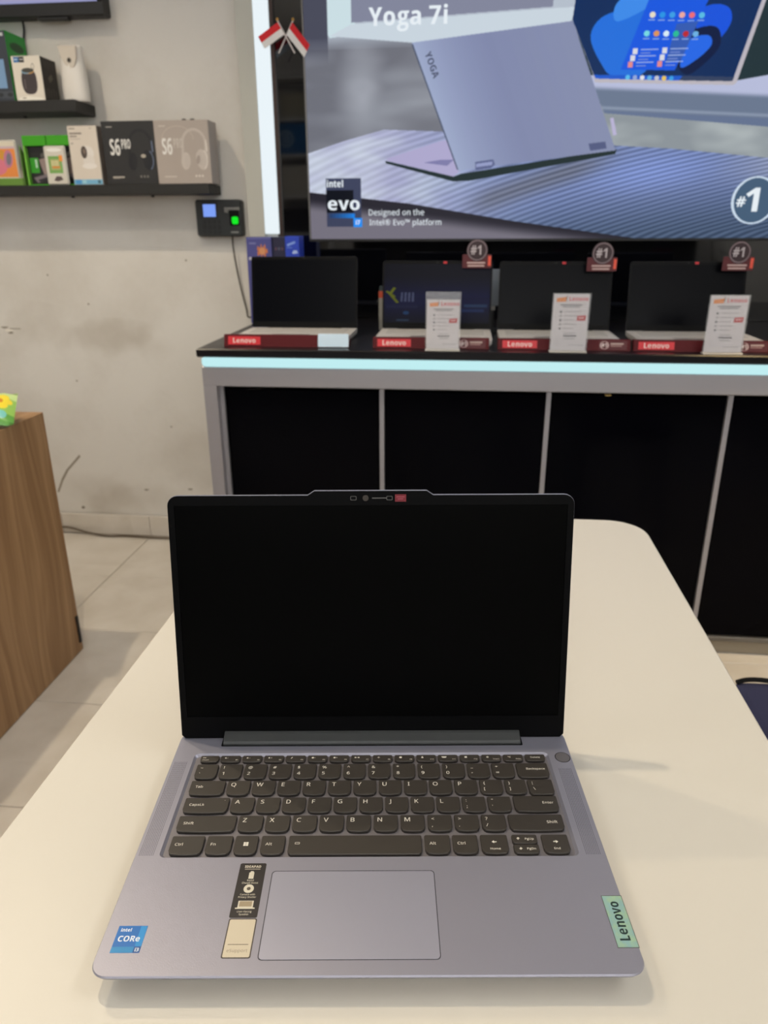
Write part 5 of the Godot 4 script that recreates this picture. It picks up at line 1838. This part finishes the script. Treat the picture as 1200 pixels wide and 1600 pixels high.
func build_stickers(lap: Node3D) -> void:
	# blue processor sticker
	var s := sticker(lap, "processor_sticker", "square blue processor sticker", -148.6, -131.6, 14.8, 32.5, mat(rgb(0, 104, 182), 0.35))
	var rects := [[4.6, 8.4, -4.6, 8.6, rgb(24, 140, 206)], [-8.4, 4.4, -8.7, -5.0, rgb(24, 134, 190)], [4.6, 8.4, -8.7, -5.0, rgb(0, 76, 140)]]
	for q in rects:
		var st := st_new()
		box(st, Vector3((q[1] - q[0]) * 0.001, 0.00002, (q[3] - q[2]) * 0.001), Vector3((q[0] + q[1]) * 0.0005, 0.00009, -(q[2] + q[3]) * 0.0005))
		part("colour_block", st, mat(q[4], 0.35), s)
	var white := mat(rgb(226, 234, 240), 0.4)
	letters(s, "intel", 0.0022, Vector3(-0.0035, 0.00011, -0.0060), LAY, white, true, 0.95)
	letters(s, "CORe", 0.0036, Vector3(-0.0002, 0.00011, -0.0002), LAY, white, true, 1.02)
	letters(s, "i3", 0.0022, Vector3(0.0065, 0.00011, 0.0069), LAY, white, true)
	# black feature strip above a cream support label
	s = sticker(lap, "feature_sticker", "tall black sticker with cream icons", -84.6, -67.6, 37.6, 78.7, mat(rgb(42, 38, 38), 0.4), 1.2)
	var cream := mat(rgb(212, 204, 184), 0.5)
	var y := 0.00009
	letters(s, "IDEAPAD", 0.0018, Vector3(0, y, -0.0178), LAY, cream, true, 1.0)
	var st := st_new()
	box(st, Vector3(0.0100, 0.00002, 0.0007), Vector3(0, y + 0.00001, -0.0158))
	part("small_print", st, mat(rgb(150, 142, 128), 0.5), s)
	st = st_new()
	prism(st, [Vector2(-1.6, -3.0), Vector2(1.6, -3.0), Vector2(1.6, 1.8), Vector2(0.8, 2.3), Vector2(0.8, 3.0), Vector2(-0.8, 3.0), Vector2(-0.8, 2.3), Vector2(-1.6, 1.8)].map(func(v): return v * 0.001), y, y + 0.00003, 0.0, "y", Vector3(0, 0, -0.0112))
	part("battery_icon", st, cream, s)
	letters(s, "Rapid\nCharge Boost", 0.0013, Vector3(0, y, -0.0060), LAY, cream, false, 0.95)
	st = st_new()
	prism(st, rrect(0.0064, 0.0064, 0.0031, 6), y, y + 0.00003, 0.0, "y", Vector3(0, 0, -0.0006))
	part("camera_icon", st, cream, s)
	st = st_new()
	prism(st, rrect(0.0024, 0.0024, 0.0011, 5), y + 0.00003, y + 0.00006, 0.0, "y", Vector3(0, 0, -0.0006))
	part("camera_lens_icon", st, mat(rgb(84, 74, 62), 0.5), s)
	letters(s, "Camera with\nPrivacy Shutter", 0.0013, Vector3(0, y, 0.0047), LAY, cream, false, 0.92)
	st = st_new()
	prism(st, [Vector2(-6.0, -3.0), Vector2(6.0, -3.0), Vector2(6.0, -2.2), Vector2(4.7, -2.0), Vector2(4.7, 2.8), Vector2(-4.7, 2.8), Vector2(-4.7, -2.0), Vector2(-6.0, -2.2)].map(func(v): return v * 0.001), y, y + 0.00003, 0.0, "y", Vector3(0, 0, 0.0112))
	part("computer_icon", st, cream, s)
	st = st_new()
	prism(st, rrect(0.0078, 0.0038, 0.0002, 1), y + 0.00003, y + 0.00005, 0.0, "y", Vector3(0, 0, 0.0107))
	part("computer_screen_icon", st, mat(rgb(160, 144, 116), 0.5), s)
	letters(s, "User-Facing\nSpeaker", 0.0013, Vector3(0, y, 0.0171), LAY, cream, false, 0.95)
	s = sticker(lap, "support_sticker", "cream label with dark border", -84.2, -67.3, 11.0, 37.2, mat(rgb(66, 58, 52), 0.4), 1.2)
	st = st_new()
	prism(st, rrect(0.0155, 0.0248, 0.0008, 3), y, y + 0.00002, 0.0, "y")
	part("cream_field", st, mat(rgb(208, 195, 170), 0.5), s)
	st = st_new()
	box(st, Vector3(0.0118, 0.00002, 0.0004), Vector3(0, y + 0.00003, 0.0043))
	part("rule", st, mat(rgb(104, 92, 76), 0.5), s)
	letters(s, "eSupport", 0.0020, Vector3(0, y + 0.00003, 0.0082), LAY, mat(rgb(150, 134, 116), 0.5), false, 1.05)
	# iridescent maker's badge
	var n := FastNoiseLite.new()
	n.seed = 4
	n.frequency = 0.02
	var c := Canvas.new(64, 192, Color.WHITE)
	for yy in 192:
		for xx in 64:
			c.im.set_pixel(xx, yy, rgb(140, 176, 174).lerp(rgb(156, 186, 156), clampf(0.45 + n.get_noise_2d(xx * 1.5, yy) * 1.3 + (xx - 32) * 0.008, 0, 1)))
	s = sticker(lap, "name_badge", "pale green iridescent badge with dark lettering", 143.6, 156.2, 16.6, 52.5, mat(rgb(88, 92, 86), 0.4))
	var f := part("badge_face", sheet(0.0118, 0.0351), printed(c.tex(), 0.3), s, Vector3(0, 0.00010, 0))
	f.rotation.x = -PI / 2
	letters(s, "Lenovo", 0.0060, Vector3(-0.0002, 0.00012, 0.0), LAY * Basis(Vector3.BACK, PI / 2), mat(rgb(28, 48, 46), 0.4), true, 0.95)
